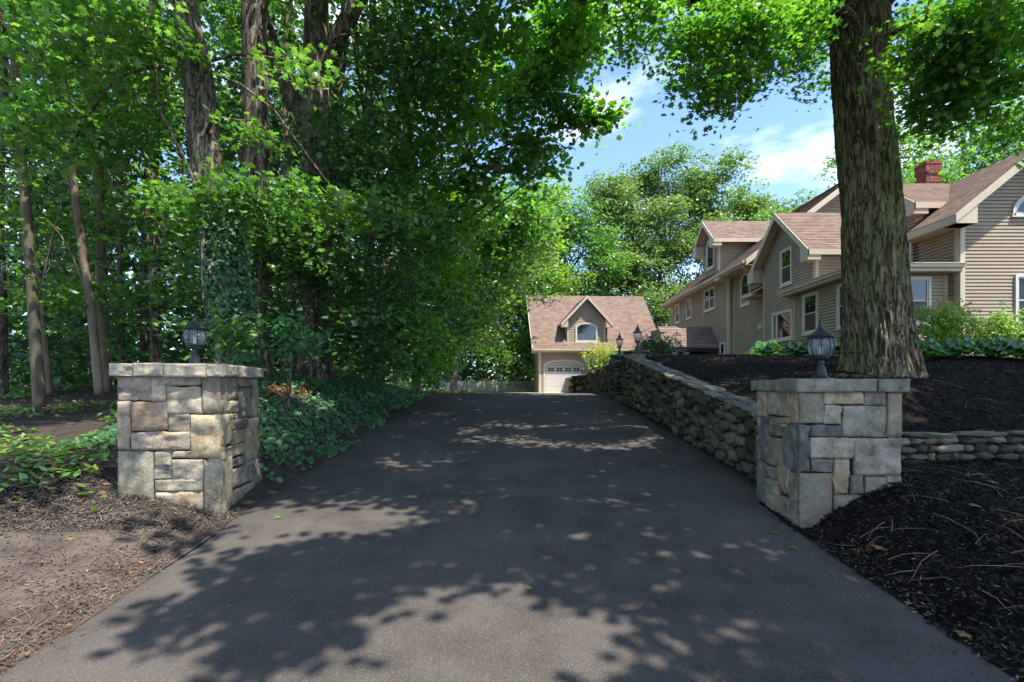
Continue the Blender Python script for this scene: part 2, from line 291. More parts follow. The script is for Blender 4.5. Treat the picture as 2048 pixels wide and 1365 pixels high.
def sheet(name, xs, ys, fz, mat, jitter=0, mask=None):
    X, Y = np.meshgrid(xs, ys); Z = fz(X, Y)
    if jitter: Z = Z+jitter*fbm(np.stack([X.ravel()*3, Y.ravel()*3, X.ravel()*0], 1), 5).reshape(X.shape)
    V = np.stack([X.ravel(), Y.ravel(), Z.ravel()], 1); nx = len(xs); F = []
    for j in range(len(ys)-1):
        for i in range(nx-1):
            if mask is None or mask((xs[i]+xs[i+1])/2, (ys[j]+ys[j+1])/2): a = j*nx+i; F.append((a, a+1, a+nx+1, a+nx))
    return kind(fastmesh(name, V, F, mat, None, True))
ar = np.arange
sheet('ground', np.concatenate([[-600, -300, -150, -80, -40, -20, -10], ar(-6, 7, 2), [10, 20, 40, 80, 150, 300, 600]]),
      np.concatenate([[-300, -100, -40, -10], ar(-4, 26, 1), [30, 40, 60, 100, 200, 400, 900]]), lambda x, y: road_z(y)-.12-(np.abs(x) > 60)*.0, M['ground'])
# driveway: a long sheet whose edges wander a little
ys = ar(-12, 33.01, .25); nx = 25; V = []; F = []
for j, y in enumerate(ys):
    el = -3.27+.04*math.sin(y*1.7)+.03*math.sin(y*4.1) - (max(0, 1-y)*1.2 if y < 1 else 0)
    er = 3.14+.04*math.sin(y*2.1+1)+ (max(0, 1-y)*1.2 if y < 1 else 0)
    if 6.35 < y < 16: er = 3.5
    if y >= 16: er = 3.5+max(0, y-24)*1.3
    if y > 21: el = -3.2-(y-21)*.02
    for i in range(nx):
        x = el+(er-el)*i/(nx-1); e = min(i, nx-1-i)
        V.append((x, y, rz(y)+.035*(1-(2*i/(nx-1)-1)**2)-(.05 if e == 0 else 0)+.012))
for j in range(len(ys)-1):
    for i in range(nx-1): a = j*nx+i; F.append((a, a+1, a+nx+1, a+nx))
kind(mesh('driveway', V, F, M['asphalt'], None, True))
kind(sheet('garage_apron', ar(-2.5, 12.1, 1), ar(27.5, 37.1, 1), lambda x, y: road_z(y)+.045+0*x, M['concrete']))
sheet('woodland_floor', np.concatenate([[-60, -45, -35, -28], ar(-22, -9.9, 1), ar(-9.5, -6, .25), ar(-6, -3.0, .1)]), np.concatenate([ar(-6, 2, .5), ar(2, 12, .12), ar(12, 22, .3), ar(22, 50, 1.5), [60, 80]]), left_z, M['soil'], .010)
sheet('lower_mulch_bed', np.concatenate([ar(3.05, 6, .08), ar(6, 16.1, .4)]), ar(-5, 7.25, .12), low_z, M['mulch'], .015, mask=lambda x, y: not (x < 3.75 and y > 6.3))
sheet('upper_mulch_bed', np.concatenate([ar(3.75, 9, .12), ar(9, 30, .8)]), np.concatenate([ar(7.0, 14, .12), ar(14, 36, .4)]), up_z, M['mulch'], .018,
      mask=lambda x, y: (y > 7.35 or x < 5.4) and not (x < 4.35 and 15.0 < y < 15.2))

# ------------------------------------------------------------------ leaves
def tmpl(kind_):
    if kind_ == 'maple':
        o = [(0, -.45), (.12, -.2), (.42, -.28), (.30, -.02), (.5, .18), (.2, .18), (.0, .58), (-.2, .18), (-.5, .18), (-.30, -.02), (-.42, -.28), (-.12, -.2)]
        v = [(x, y, -.22*abs(x)-.15*y*y) for x, y in o]+[(0, 0, 0.03)]; n = len(o); return np.array(v), np.array([(n, i, (i+1) % n) for i in range(n)])
    if kind_ == 'star':
        o = [(0, -.4), (.45, -.2), (.28, .05), (.38, .3), (0, .55), (-.38, .3), (-.28, .05), (-.45, -.2)]
        v = [(x, y, -.25*abs(x)) for x, y in o]; return np.array(v), np.array([(0, 1, 2), (0, 2, 4), (2, 3, 4), (0, 4, 6), (4, 5, 6), (0, 6, 7)])
    if kind_ == 'oval':
        return np.array([(0, -.5, 0), (.22, -.1, -.06), (.2, .2, -.08), (0, .55, -.1), (-.2, .2, -.08), (-.22, -.1, -.06)]), np.array([(0, 1, 2), (0, 2, 3), (0, 3, 4), (0, 4, 5)])
    if kind_ == 'clump':   # two crossed folded leaves, for far crowns
        return np.array([(0, -.5, 0), (.38, 0, -.12), (0, .5, 0), (-.38, 0, -.12)]), np.array([(0, 1, 2), (0, 2, 3)])
    if kind_ == 'blade': return np.array([(-.04, 0, 0), (.04, 0, 0), (.1, .0, .5), (.25, 0, 1.)]), np.array([(0, 1, 2), (0, 2, 3)])
    if kind_ == 'chip': return np.array([(0, -.5, 0), (.16, .1, 0), (-.14, .2, .02), (.02, .5, .05), (0, 0, .13)]), np.array([(0, 1, 4), (1, 3, 4), (3, 2, 4), (2, 0, 4)])
def place(T, pos, size, nrm, rng=RNG, squash=1.):
    tv, tf = T; n = len(pos); pos = np.asarray(pos, float); size = np.broadcast_to(size, (n,))
    nrm = nrm/np.linalg.norm(nrm, axis=1, keepdims=True)
    a = rng.normal(size=(n, 3)); a -= nrm*(a*nrm).sum(1, keepdims=True); a /= np.linalg.norm(a, axis=1, keepdims=True); b = np.cross(nrm, a)
    V = pos[:, None]+size[:, None, None]*(a[:, None]*tv[None, :, 0:1]+b[:, None]*tv[None, :, 1:2]+nrm[:, None]*tv[None, :, 2:3]*squash)
    F = tf[None]+(np.arange(n)*len(tv))[:, None, None]; return V.reshape(-1, 3), F.reshape(-1, 3)
def leafobj(name, parts, mat, parent=None):
    Vs = []; Fs = []; k = 0
    for V, F in parts: Vs.append(V); Fs.append(F+k); k += len(V)
    return fastmesh(name, np.concatenate(Vs), np.concatenate(Fs), mat, parent)
def sprays(centers, n, rad, size, tkind, droop=.35, jit=.45):
    """leafy sprays: flat, slightly drooping discs of leaves round each centre"""
    c = np.repeat(np.asarray(centers, float), n, axis=0); m = len(c)
    sn = np.array([0, 0, 1.])+RNG.normal(size=(len(centers), 3))*droop*.8; sn /= np.linalg.norm(sn, axis=1, keepdims=True); sn = np.repeat(sn, n, axis=0)
    o = RNG.normal(size=(m, 3)); o -= sn*(o*sn).sum(1, keepdims=True)*.8; rr = np.broadcast_to(rad, (len(centers),)); rr = np.repeat(rr, n)
    o = o*rr[:, None]*.55; o[:, 2] -= (o[:, 0]**2+o[:, 1]**2)/(rr+.01)*.35
    s = np.repeat(np.broadcast_to(size, (len(centers),)), n)*RNG.uniform(.65, 1.25, m)
    return place(tmpl(tkind), c+o, s, sn+RNG.normal(size=(m, 3))*jit)
def ellip(c, r, n, shell=.55):
    """n points in an ellipsoid with a lumpy outline"""
    d = RNG.normal(size=(n, 3)); d /= np.linalg.norm(d, axis=1, keepdims=True)
    lump = 1+.38*fbm(d*1.7+np.array(c)[None]*.37, 3, 3)
    t = RNG.uniform(0, 1, n)**shell
    return np.array(c)+d*np.array(r)*(t*lump)[:, None]
def pxblob(px, py, Y, rx, rz_, rY): return (P(px, py, Y), (rx/1000*Y, rY, rz_/1000*Y))
def crown(parent, blobs, mat, tk='star', per=12, size=None, dens=1., shell=.5, rad=None, name='crown', droop=.35):
    """blobs: (centre, radii, number of sprays)"""
    parts = []
    for c, r, n in blobs:
        pts = ellip(c, r, max(3, int(n*dens)), shell); dist = abs(c[1])+3
        s = size or .0105*max(dist, 9); parts.append(sprays(pts, per, rad or max(.32, s*3.2), s, tk, droop))
    return leafobj(name, parts, mat, parent)
def trunkmesh(pts, rad, seg=14, amp=.04, step=.25, ridges=9, flare=0, seed=1, fine=False):
    """bark-furrowed tapering trunk along a path"""
    pts = [Vector(p) for p in pts]; L_ = [0]
    for i in range(1, len(pts)): L_.append(L_[-1]+(pts[i]-pts[i-1]).length)
    n = max(2, int(L_[-1]/step)); V = []; F = []
    for k in range(n+1):
        s = L_[-1]*k/n; i = 0
        while i < len(pts)-2 and s > L_[i+1]: i += 1
        t = (s-L_[i])/(L_[i+1]-L_[i]); 
        def cr(a, b, c, d, t): return .5*((2*b)+(-a+c)*t+(2*a-5*b+4*c-d)*t*t+(-a+3*b-3*c+d)*t**3)
        a, b, c, d = pts[max(i-1, 0)], pts[i], pts[i+1], pts[min(i+2, len(pts)-1)]
        p = cr(a, b, c, d, t); r = rad[i]+(rad[i+1]-rad[i])*t; dr = (pts[i+1]-pts[i]).normalized(); x = Vector((1, 0, 0)); x = (x-dr*x.dot(dr)).normalized(); y = dr.cross(x)
        th = np.arange(seg)*2*math.pi/seg; q = np.stack([np.cos(th)*ridges/6.28*1.0, np.sin(th)*ridges/6.28, np.full(seg, s*1.1)+0*th], 1)
        wp = fbm(np.stack([q[:, 0]*.5, q[:, 1]*.5, q[:, 2]*1.5], 1), seed+9, 2); q2 = q*np.array([1.6, 1.6, 2.6 if fine else 1.6]); q2[:, :2] *= (1+.05*wp[:, None])
        w = 1+amp*(1-2.4*np.abs(vnoise(q2, seed)))*1.2+amp*.9*vnoise(q*.3, seed+3)+(amp*.5*vnoise(q2*2.3, seed+5) if fine else 0)+(.035*vnoise(np.stack([np.cos(th)*1.3, np.sin(th)*1.3, np.full(seg, s*1.1)], 1), seed+7) if fine else 0)
        if flare: w = w+flare*np.exp(-s/(.6 if fine else .35))*(1+.45*np.sin(th*5+1)+.3*np.sin(th*3))
        for j in range(seg): V.append(tuple(p+(x*math.cos(th[j])+y*math.sin(th[j]))*(r*w[j])))
    for k in range(n):
        for j in range(seg): F.append((k*seg+j, k*seg+(j+1) % seg, (k+1)*seg+(j+1) % seg, (k+1)*seg+j))
    F.append(tuple(range(seg))[::-1]); F.append(tuple(n*seg+j for j in range(seg)))
    return V, F
def trunk(parent, pts, rad, mat, **k):
    nm = k.pop('name', 'trunk'); V, F = trunkmesh(pts, rad, **k); return mesh(nm, V, F, mat, parent, True)

# ------------------------------------------------------------------ the house
UX = Vector((1, 0, 0)); UY = Vector((0, 1, 0)); UZ = Vector((0, 0, 1))
def clip_band(poly, a, b):
    def cl(p, keep, lim, sgn):
        r = []
        for i in range(len(p)):
            u, v = p[i], p[(i+1) % len(p)]; iu = sgn*(u[1]-lim) >= -1e-9; iv = sgn*(v[1]-lim) >= -1e-9
            if iu: r.append(u)
            if iu != iv: t = (lim-u[1])/(v[1]-u[1]); r.append((u[0]+(v[0]-u[0])*t, lim))
        return r
    p = cl(poly, 0, a, 1); return cl(p, 0, b, -1) if len(p) > 2 else []
def lapped(name, O, U, V_, Nn, polys, exp, thick, mat, parent, uv=False):
    """courses that lap one over the next: each a wedge, thick at its lower edge"""
    O, U, V_, Nn = map(Vector, (O, U, V_, Nn)); v = []; f = []; uvs = []
    for poly in polys:
        z0 = min(p[1] for p in poly); z1 = max(p[1] for p in poly); k0 = math.floor(z0/exp); k1 = math.ceil(z1/exp)
        for k in range(k0, k1):
            q = clip_band(poly, k*exp, (k+1)*exp)
            if len(q) < 3 or max(p[1] for p in q)-min(p[1] for p in q) < 1e-5: continue
            b = len(v); v += [tuple(O+U*p[0]+V_*p[1]+Nn*(thick*(1-(p[1]-k*exp)/exp)+.002)) for p in q]; f.append(tuple(range(b, b+len(q)))); uvs.append([(p[0], p[1]) for p in q])
            lo = [p for p in q if abs(p[1]-k*exp) < 1e-6]
            if len(lo) >= 2:
                a, c = min(lo), max(lo); b = len(v); v += [tuple(O+U*w[0]+V_*w[1]+Nn*n) for w, n in ((a, 0), (c, 0), (c, thick+.002), (a, thick+.002))]; f.append((b, b+1, b+2, b+3)); uvs.append([(a[0], a[1])]*4)
    o = mesh(name, v, f, mat, parent)
    if uv:
        l = o.data.uv_layers.new(name='uv'); l.data.foreach_set('uv', [c for q in uvs for p in q for c in p])
    return o
EXP = .114
def siding(parent, O, U, Nn, poly, name='siding_wall'):
    """dutch lap clapboards: a proud lower face and a recessed upper band in each course"""
    O, U, Nn = map(Vector, (O, U, Nn)); v = []; f = []; z0 = min(p[1] for p in poly); z1 = max(p[1] for p in poly)
    for k in range(math.floor(z0/EXP), math.ceil(z1/EXP)):
        for a, b, na, nb in ((0, .64, .044, .032), (.64, 1, .001, .001)):
            q = clip_band(poly, (k+a)*EXP, (k+b)*EXP)
            if len(q) < 3 or max(p[1] for p in q)-min(p[1] for p in q) < 1e-5: continue
            i = len(v); v += [tuple(O+U*p[0]+UZ*p[1]+Nn*(na+(nb-na)*(p[1]/EXP-k-a)/(b-a))) for p in q]; f.append(tuple(range(i, i+len(q))))
            for zz, n_ in (((k+a)*EXP, na), ((k+b)*EXP, nb)):
                e = [p for p in q if abs(p[1]-zz) < 1e-6]
                if len(e) >= 2 and n_ > .01: c, d = min(e), max(e); i = len(v); v += [tuple(O+U*w[0]+UZ*w[1]+Nn*n) for w, n in ((c, 0), (d, 0), (d, n_), (c, n_))]; f.append((i, i+1, i+2, i+3))
    return mesh(name, v, f, M['siding'], parent)
def roofplane(parent, O, U, V_, polys, name='roof_slope'):
    """V_ full up-slope vector (unit); slab under the shingles"""
    U = Vector(U); V_ = Vector(V_).normalized(); Nn = U.cross(V_)
    if Nn.z < 0: Nn = -Nn
    o = lapped(name, O, U, V_, Nn, polys, .14, .014, M['shingle'], parent, True)
    m = MB()
    for p in polys: m.prism(O, U, V_, Nn, p, -.06, 0)
    m.build('roof_deck', M['trim'], o); return o
def window(parent, O, U, Nn, u0, u1, z0, z1, arch=0, sash=2, mull=0, mat='glass', fm='frame', name='window'):
    """frame proud of the siding, sash bars, glass set back; arch = rise of the curved head"""
    O = Vector(O); w = .085; fr = MB()
    def outline(i):
        a, b, c, d = u0+i, u1-i, z0+i, z1-i
        p = [(a, c), (b, c)]
        if arch:
            cx = (a+b)/2; hw = (b-a)/2; ar_ = arch; top = d-ar_
            p += [(cx+hw*math.cos(t), top+ar_*math.sin(t)) for t in [math.pi*k/14 for k in range(15)]]
        else: p += [(b, d), (a, d)]
        return p
    def ring(i0, i1, n0, n1):
        A = outline(i0); B = outline(i1); n = len(A); b = len(fr.v)
        for nn in (n0, n1):
            for q in (A, B): fr.v += [tuple(O+U*p[0]+UZ*p[1]+Nn*nn) for p in q]
        for i in range(n):
            j = (i+1) % n; a0, a1, b0, b1 = b+i, b+j, b+n+i, b+n+j; t = 2*n
            fr.f += [(a0+t, a1+t, b1+t, b0+t), (a0, a0+t, a1+t, a1), (b0, b1, b1+t, b0+t)]
    ring(0, w, 0, .095); f = fr.build('window' if name == 'window' else name, M[fm], parent)
    fr = MB(); ring(w, w+.04, 0.036, .07)
    zm = (z0+z1)/2
    if sash == 2: fr.obox(O, U, UZ, Nn, u0+w+.04, u1-w-.04, zm-.022, zm+.022, .037, .072)
    if mull: fr.obox(O, U, UZ, Nn, mull-.05, mull+.05, z0+w, z1-w-(0 if not arch else .1), .037, .082)
    fr.build('sash', M['white' if fm == 'white' else 'frame'], f)
    g = MB(); g.prism(O, U, UZ, Nn, outline(w-.005), .0385, .045); g.build('pane', M[mat], f)
    if sash == 2:
        g = MB(); g.obox(O, U, UZ, Nn, u0+w+.04, u1-w-.04, z0+w+.04, zm-.022, .047, .052); g.build('insect_screen', M['screen'], f)
    s = MB(); s.obox(O, U, UZ, Nn, u0-.03, u1+.03, z0-.05, z0-.001, 0, .11); s.build('sill', M[fm], f)
    return f
def board(parent, O, U, V_, Nn, u0, u1, v0, v1, n0, n1, mat='trim', name='corner_board'):
    m = MB(); m.obox(O, U, V_, Nn, u0, u1, v0, v1, n0, n1); return m.build(name, M[mat], parent)

H = thing('house', 'large taupe clapboard house with brown shingled gables on the mulched rise', 'house', (14, 20, .9))
H.location = (0, 0, 0)
g0 = .55
NX = -UX; NY = -UY
# --- wing A and B (long far wing), wall faces the drive
siding(H, (11.4, 0, 0), UY, NX, [(26.3, g0), (35.5, g0), (35.5, 5.68), (26.3, 5.68)])
siding(H, (0, 26.3, 0), UX, NY, [(11.4, g0), (11.65, g0), (11.65, 5.68), (11.4, 5.68)])
siding(H, (11.65, 0, 0), UY, NX, [(22.8, g0), (26.3, g0), (26.3, 5.68), (22.8, 5.68)])
board(H, (11.4, 0, 0), UY, UZ, NX, 26.3, 26.42, g0, 5.68, .003, .0452); board(H, (0, 26.3, 0), UX, UZ, NY, 11.37, 11.46, g0, 5.68, .003, .045)
board(H, (11.65, 0, 0), UY, UZ, NX, 26.12, 26.22, g0, 5.68, .003, .0452); board(H, (11.4, 0, 0), UY, UZ, NX, 35.4, 35.5, g0, 5.68, .003, .045)
sl = .77; vv = Vector((1, 0, sl)).normalized(); k_ = math.hypot(1, sl)
roofplane(H, (10.9, 0, 5.9), UY, vv, [[(23.3, 0), (36.1, 0), (36.1, 5.85*k_), (23.3, 5.85*k_)]])
vb = Vector((-1, 0, sl)).normalized(); roofplane(H, (22.6, 0, 5.9), UY, vb, [[(23.3, 0), (36.1, 0), (36.1, 5.85*k_), (23.3, 5.85*k_)]])
board(H, (10.9, 0, 0), UY, UZ, NX, 23.3, 36.1, 5.66, 5.87, 0, .025, name='fascia')
board(H, (0, 0, 5.66), UX, UY, UZ, 10.9, 11.7, 23.3, 36.1, -.02, 0, mat='soffit', name='soffit')
m = MB(); m.box(10.77, 10.87, 23.35, 36.1, 5.74, 5.86); m.build('gutter', M['trim'], H)
m = MB(); m.tube([(10.83, 35.9, 5.75), (10.9, 35.9, 5.5), (11.3, 35.6, 5.3), (11.33, 35.55, 1.2)], .045, 6); m.build('downspout', M['trim'], H)
m = MB(); m.tube([(10.83, 23.5, 5.75), (10.9, 23.6, 5.62), (11.3, 23.9, 5.4), (11.6, 23.95, 5.25)], .045, 6); m.build('downspout', M['trim'], H)
m = MB(); m.box(10.72, 11.35, 26.0, 26.5, 5.5, 5.655); m.build('cornice_return', M['trim'], H)
siding(H, (0, 24.0, 0), UX, NY, [(11.65, 4), (21.8, 4), (21.8, 6.4), (16.75, 10.3), (11.65, 6.4)])
def rake(parent, O, U, Nn, a, b, w=.26, t=.04, name='rake_board', drop=0):
    """board following a sloping roof edge from a to b (u,z) on the plane O,U"""
    m = MB(); m.prism(O, U, UZ, Nn, [(a[0], a[1]-w), (b[0], b[1]-w), (b[0], b[1]), (a[0], a[1])] if a[0] < b[0] else [(b[0], b[1]-w), (a[0], a[1]-w), (a[0], a[1]), (b[0], b[1])], 0, t)
    return m.build(name, M['trim'], parent)
rake(H, (0, 23.3, 0), UX, NY, (10.9, 5.88), (16.75, 10.38)); rake(H, (0, 23.3, 0), UX, NY, (16.75, 10.38), (22.6, 5.88))
for a, b, z0, z1, ml in ((33.8, 34.7, 4.3, 5.58, 0), (31.55, 32.5, 4.3, 5.58, 0), (27.9, 29.5, 4.33, 5.6, 28.7), (26.62, 27.3, 1.1, 2.35, 0)):
    window(H, (11.4, 0, 0), UY, NX, a, b, z0, z1, mull=ml)
window(H, (11.65, 0, 0), UY, NX, 24.35, 25.35, 4.0, 5.62, arch=.5, sash=0)
# --- dormer on the far wing
D1 = 28.85
siding(H, (11.5, 0, 0), UY, NX, [(27.8, 6.3), (29.9, 6.3), (29.9, 8.25), (D1, 9.25), (27.8, 8.25)])
siding(H, (0, 27.8, 0), UX, NY, [(11.5, 6.3), (13.9, 8.2), (11.5, 8.2)])
board(H, (11.5, 0, 0), UY, UZ, NX, 27.8, 27.9, 6.4, 8.15, .003, .045); board(H, (0, 27.8, 0), UX, UZ, NY, 11.47, 11.57, 6.4, 8.05, .003, .045)
window(H, (11.5, 0, 0), UY, NX, 28.3, 29.4, 6.75, 8.45, arch=.5, sash=0, fm='white')
def gable_roof(parent, x0, x1, yr, zr, ye0, ye1, ze, rk=True, boards=True, box=True):
    """ridge runs along X at (yr,zr); eaves at ye0 (near) and ye1 (far); open rake end at x0"""
    for ye in (ye0, ye1):
        h = abs(ye-yr); L2 = math.hypot(h, zr-ze); V2 = Vector((0, yr-ye, zr-ze))/L2
        roofplane(parent, (0, ye, ze), UX, V2, [[(x0, 0), (x1, 0), (x1, L2), (x0, L2)]])
        board(parent, (0, ye, 0), UX, UZ, NY if ye < yr else UY, x0, x1, ze-.24, ze-.03, 0, .03, name='fascia')
        rake(parent, (x0, 0, 0), UY, NX, (ye, ze-.02), (yr, zr-.02), .27)
        # soffit boards seen from below
        m = MB(); n = 14
        for k in range(n):
            t0 = k/n; t1 = (k+.94)/n; y0 = ye+(yr-ye)*t0; y1 = ye+(yr-ye)*t1; za = ze+(zr-ze)*t0-.15; zb = ze+(zr-ze)*t1-.15
            b = len(m.v); m.v += [(x, y, z+d) for x in (x0+.01, x0+.5) for y, z in ((y0, za), (y1, zb)) for d in (0, -.02)]
            m.f += [(b, b+2, b+6, b+4), (b+1, b+5, b+7, b+3), (b, b+1, b+3, b+2), (b+4, b+6, b+7, b+5), (b, b+4, b+5, b+1), (b+2, b+3, b+7, b+6)]
        m.build('soffit', M['soffit'], parent)
        if box:
            s = 1 if ye < yr else -1; w = .52*s
            m = MB(); m.prism((x0, 0, 0), UY, UZ, UX, [(ye, ze-.42), (ye+w, ze-.42), (ye+w, ze-.02+.52*(zr-ze)/h-.25), (ye, ze-.05)] if s > 0 else [(ye+w, ze-.42), (ye, ze-.42), (ye, ze-.05), (ye+w, ze-.02+.52*(zr-ze)/h-.25)], -.035, .46)
            m.build('cornice_return', M['trim'], parent)
gable_roof(H, 11.0, 15.7, D1, 9.5, 27.3, 30.4, 8.1)
# --- projecting gable C
siding(H, (11.5, 0, 0), UY, NX, [(18.95, 3.6), (20.3, 3.6), (20.3, g0), (22.8, g0), (22.8, 5.45), (21.1, 6.98), (18.95, 5.2)] and [(18.95, 3.6), (22.8, 3.6), (22.8, 5.5), (21.1, 6.98), (18.95, 5.2)])
siding(H, (11.5, 0, 0), UY, NX, [(20.3, g0), (22.8, g0), (22.8, 3.595), (20.3, 3.595)])
siding(H, (0, 18.95, 0), UX, NY, [(11.5, 3.6), (14.5, 3.6), (14.5, 5.2), (11.5, 5.2)])
siding(H, (0, 22.8, 0), UX, UY, [(11.5, g0), (11.7, g0), (11.7, 5.2), (11.5, 5.2)])
board(H, (0, 18.95, 0), UX, UZ, NY, 11.47, 11.60, 3.9, 4.95, .003, .0452); board(H, (11.5, 0, 0), UY, UZ, NX, 18.95, 19.05, 3.9, 4.95, .003, .045)
board(H, (11.5, 0, 0), UY, UZ, NX, 22.72, 22.8, g0, 5.0, .003, .045); board(H, (11.5, 0, 0), UY, UZ, NX, 20.3, 20.38, g0, 3.64, .003, .045)
gable_roof(H, 11.1, 16.5, 21.1, 7.3, 18.7, 23.5, 5.15)
window(H, (11.5, 0, 0), UY, NX, 20.42, 21.3, 4.2, 5.72)
window(H, (11.5, 0, 0), UY, NX, 20.42, 21.98, 1.92, 3.16, sash=0, mull=21.6)
m = MB(); m.box(11.38, 11.64, 22.95, 23.15, 2.62, 2.82); m.build('vent_hood', M['frame'], H)
# small pent roof left of the gable
lp = [(22.9, 0), (23.9, 0), (23.9, .78), (22.9, .78)]; roofplane(H, (10.98, 0, 4.3), UY, Vector((.7, 0, .35)), [lp])
board(H, (10.98, 0, 0), UY, UZ, NX, 22.9, 23.9, 4.13, 4.28, 0, .02, name='fascia'); board(H, (0, 0, 4.13), UX, UY, UZ, 10.98, 11.65, 22.9, 23.9, -.02, 0, 'soffit', 'soffit')
# --- low block D
siding(H, (11.5, 0, 0), UY, NX, [(16.4, g0), (20.3, g0), (20.3, 3.66), (16.4, 3.66)])
siding(H, (0, 16.4, 0), UX, NY, [(11.5, g0), (14.34, g0), (14.34, 3.66), (11.5, 3.66)])
board(H, (0, 16.4, 0), UX, UZ, NY, 11.47, 11.58, g0, 3.66, .003, .045); board(H, (0, 16.4, 0), UX, UZ, NY, 14.16, 14.24, g0, 3.66, .003, .045)
m = MB(); m.box(11.07, 14.34, 15.9, 18.9, 3.64, 3.66); m.box(11.07, 11.5, 18.9, 20.7, 3.64, 3.66); m.build('soffit', M['soffit'], H)
m = MB(); m.prism((0, 15.9, 0), UX, UZ, UY, [(11.1, 3.665), (14.33, 3.665), (14.33, 3.76), (11.1, 3.76)], 0, .03)
m.box(10.98, 14.37, 15.8, 15.91, 3.76, 3.87); m.box(10.95, 14.37, 15.77, 15.91, 3.872, 3.9); m.build('gutter', M['trim'], H)
m = MB(); m.box(11.05, 11.08, 15.93, 20.68, 3.665, 3.76); m.box(10.98, 11.07, 15.912, 20.7, 3.765, 3.87); m.box(10.95, 11.07, 15.912, 20.72, 3.872, 3.9); m.build('gutter', M['trim'], H)
roofplane(H, (11.07, 0, 3.86), UY, Vector((1, 0, .015)).normalized(), [[(15.9, 0), (18.9, 0), (18.9, 3.25), (15.9, 3.25)]])
window(H, (11.5, 0, 0), UY, NX, 18.7, 19.66, 2.0, 3.56); window(H, (11.5, 0, 0), UY, NX, 16.63, 17.58, 2.0, 3.56)
window(H, (0, 16.4, 0), UX, NY, 12.45, 13.68, 2.0, 3.56)
# --- near gabled block
siding(H, (0, 16.0, 0), UX, NY, [(14.34, g0), (18.74, g0), (18.74, 5.6), (16.54, 7.4), (14.34, 5.6)])
siding(H, (14.34, 0, 0), UY, NX, [(16.0, g0), (18.0, g0), (18.0, 5.3), (16.0, 5.3)])
board(H, (0, 16.0, 0), UX, UZ, NY, 14.31, 14.46, g0, 5.1, .003, .0455); board(H, (14.34, 0, 0), UY, UZ, NX, 16.0, 16.16, g0, 5.1, .003, .0453)
s2 = (7.6-5.33)/(16.54-13.77); v2 = Vector((1, 0, s2)).normalized(); k2 = math.hypot(1, s2)
roofplane(H, (13.77, 0, 5.33), UY, v2, [[(15.5, 0), (17.6, 0), (17.6, 2.77*k2), (15.5, 2.77*k2)], [(17.6, .62*k2), (24, .62*k2), (24, 2.77*k2), (17.6, 2.77*k2)]])
roofplane(H, (19.31, 0, 5.33), UY, Vector((-1, 0, s2)).normalized(), [[(15.5, 0), (24, 0), (24, 2.77*k2), (15.5, 2.77*k2)]])
board(H, (13.77, 0, 0), UY, UZ, NX, 15.5, 17.6, 5.06, 5.3, 0, .03, name='fascia'); board(H, (0, 0, 5.06), UX, UY, UZ, 13.77, 14.36, 15.5, 17.6, -.02, 0, 'soffit', 'soffit')
rake(H, (0, 15.5, 0), UX, NY, (13.74, 5.32), (16.54, 7.6), .26); rake(H, (0, 15.5, 0), UX, NY, (16.54, 7.6), (19.34, 5.32), .26)
m = MB(); m.prism((0, 15.5, 0), UX, UZ, UY, [(13.76, 5.04), (14.42, 5.04), (14.42, 5.62), (13.76, 5.07)], -.02, .48); m.build('cornice_return', M['trim'], H)
for a, b, c, d in ((13.8, 5.2, 16.54, 7.45), (19.28, 5.2, 16.54, 7.45)):
    m = MB(); m.v += [(a, 15.5, b-.03), (c, 15.5, d-.03), (c, 16.0, d-.03), (a, 16.0, b-.03), (a, 15.5, b), (c, 15.5, d), (c, 16.0, d), (a, 16.0, b)]; m.f += [(0, 1, 2, 3), (4, 7, 6, 5), (0, 4, 5, 1), (2, 6, 7, 3)]; m.build('soffit', M['soffit'], H)
window(H, (0, 16.0, 0), UX, NY, 16.03, 17.05, 1.9, 3.55, fm='white', mat='screen'); window(H, (0, 16.0, 0), UX, NY, 15.94, 17.26, 5.42, 6.12, arch=.64, sash=0, fm='frame')
# --- its side dormer
siding(H, (14.34, 0, 0), UY, NX, [(17.6, 3.8), (20.3, 3.8), (20.3, 6.5), (18.95, 7.35), (17.6, 6.5)])
siding(H, (0, 17.6, 0), UX, NY, [(14.34, 5.7), (15.4, 6.6), (14.34, 6.6)]); board(H, (0, 17.6, 0), UX, UZ, NY, 14.31, 14.43, 5.5, 6.35, .003, .045); board(H, (14.34, 0, 0), UY, UZ, NX, 17.6, 17.72, 5.8, 6.35, .003, .045)
gable_roof(H, 13.87, 16.5, 18.95, 7.66, 17.2, 20.7, 6.35)
window(H, (14.34, 0, 0), UY, NX, 17.85, 19.4, 4.05, 5.6, sash=2)
m = MB(); m.obox((16.52, 17.95, 6.88), Vector((0, .63, .46)).normalized(), UX, (0, 0, 1), -.9, 1.1, -.05, .05, .0, .03) ; 
# chimney: brick courses with corbels
ch = MB(); ch.box(17.45, 18.0, 21.06, 21.54, 5.5, 9.28); chim = ch.build('chimney', M['brickmortar'], H)
ch = MB()
for k in range(44):
    z = 6.6+k*.062; e = -.03 if z < 8.55 else (.0 if z < 8.75 else (-.03 if z < 8.9 else .01)); x0, x1, y0, y1 = 17.4-e, 18.05+e, 21-e, 21.6+e; off = (k % 2)*.05
    n = 4
    for i in range(n):
        a = x0+(x1-x0)*i/n; b = x0+(x1-x0)*(i+1)/n-.012; ch.box(a, b, y0, y0+.08, z, z+.05); ch.box(a, b, y1-.08, y1, z, z+.05)
    for i in range(3):
        a = y0+.085+(y1-y0-.17)*i/3; b = a+(y1-y0-.17)/3-.012; ch.box(x0, x0+.08, a, b, z, z+.05); ch.box(x1-.08, x1, a, b, z, z+.05)
kind(ch.build('bricks', M['brick'], chim), 'stuff')
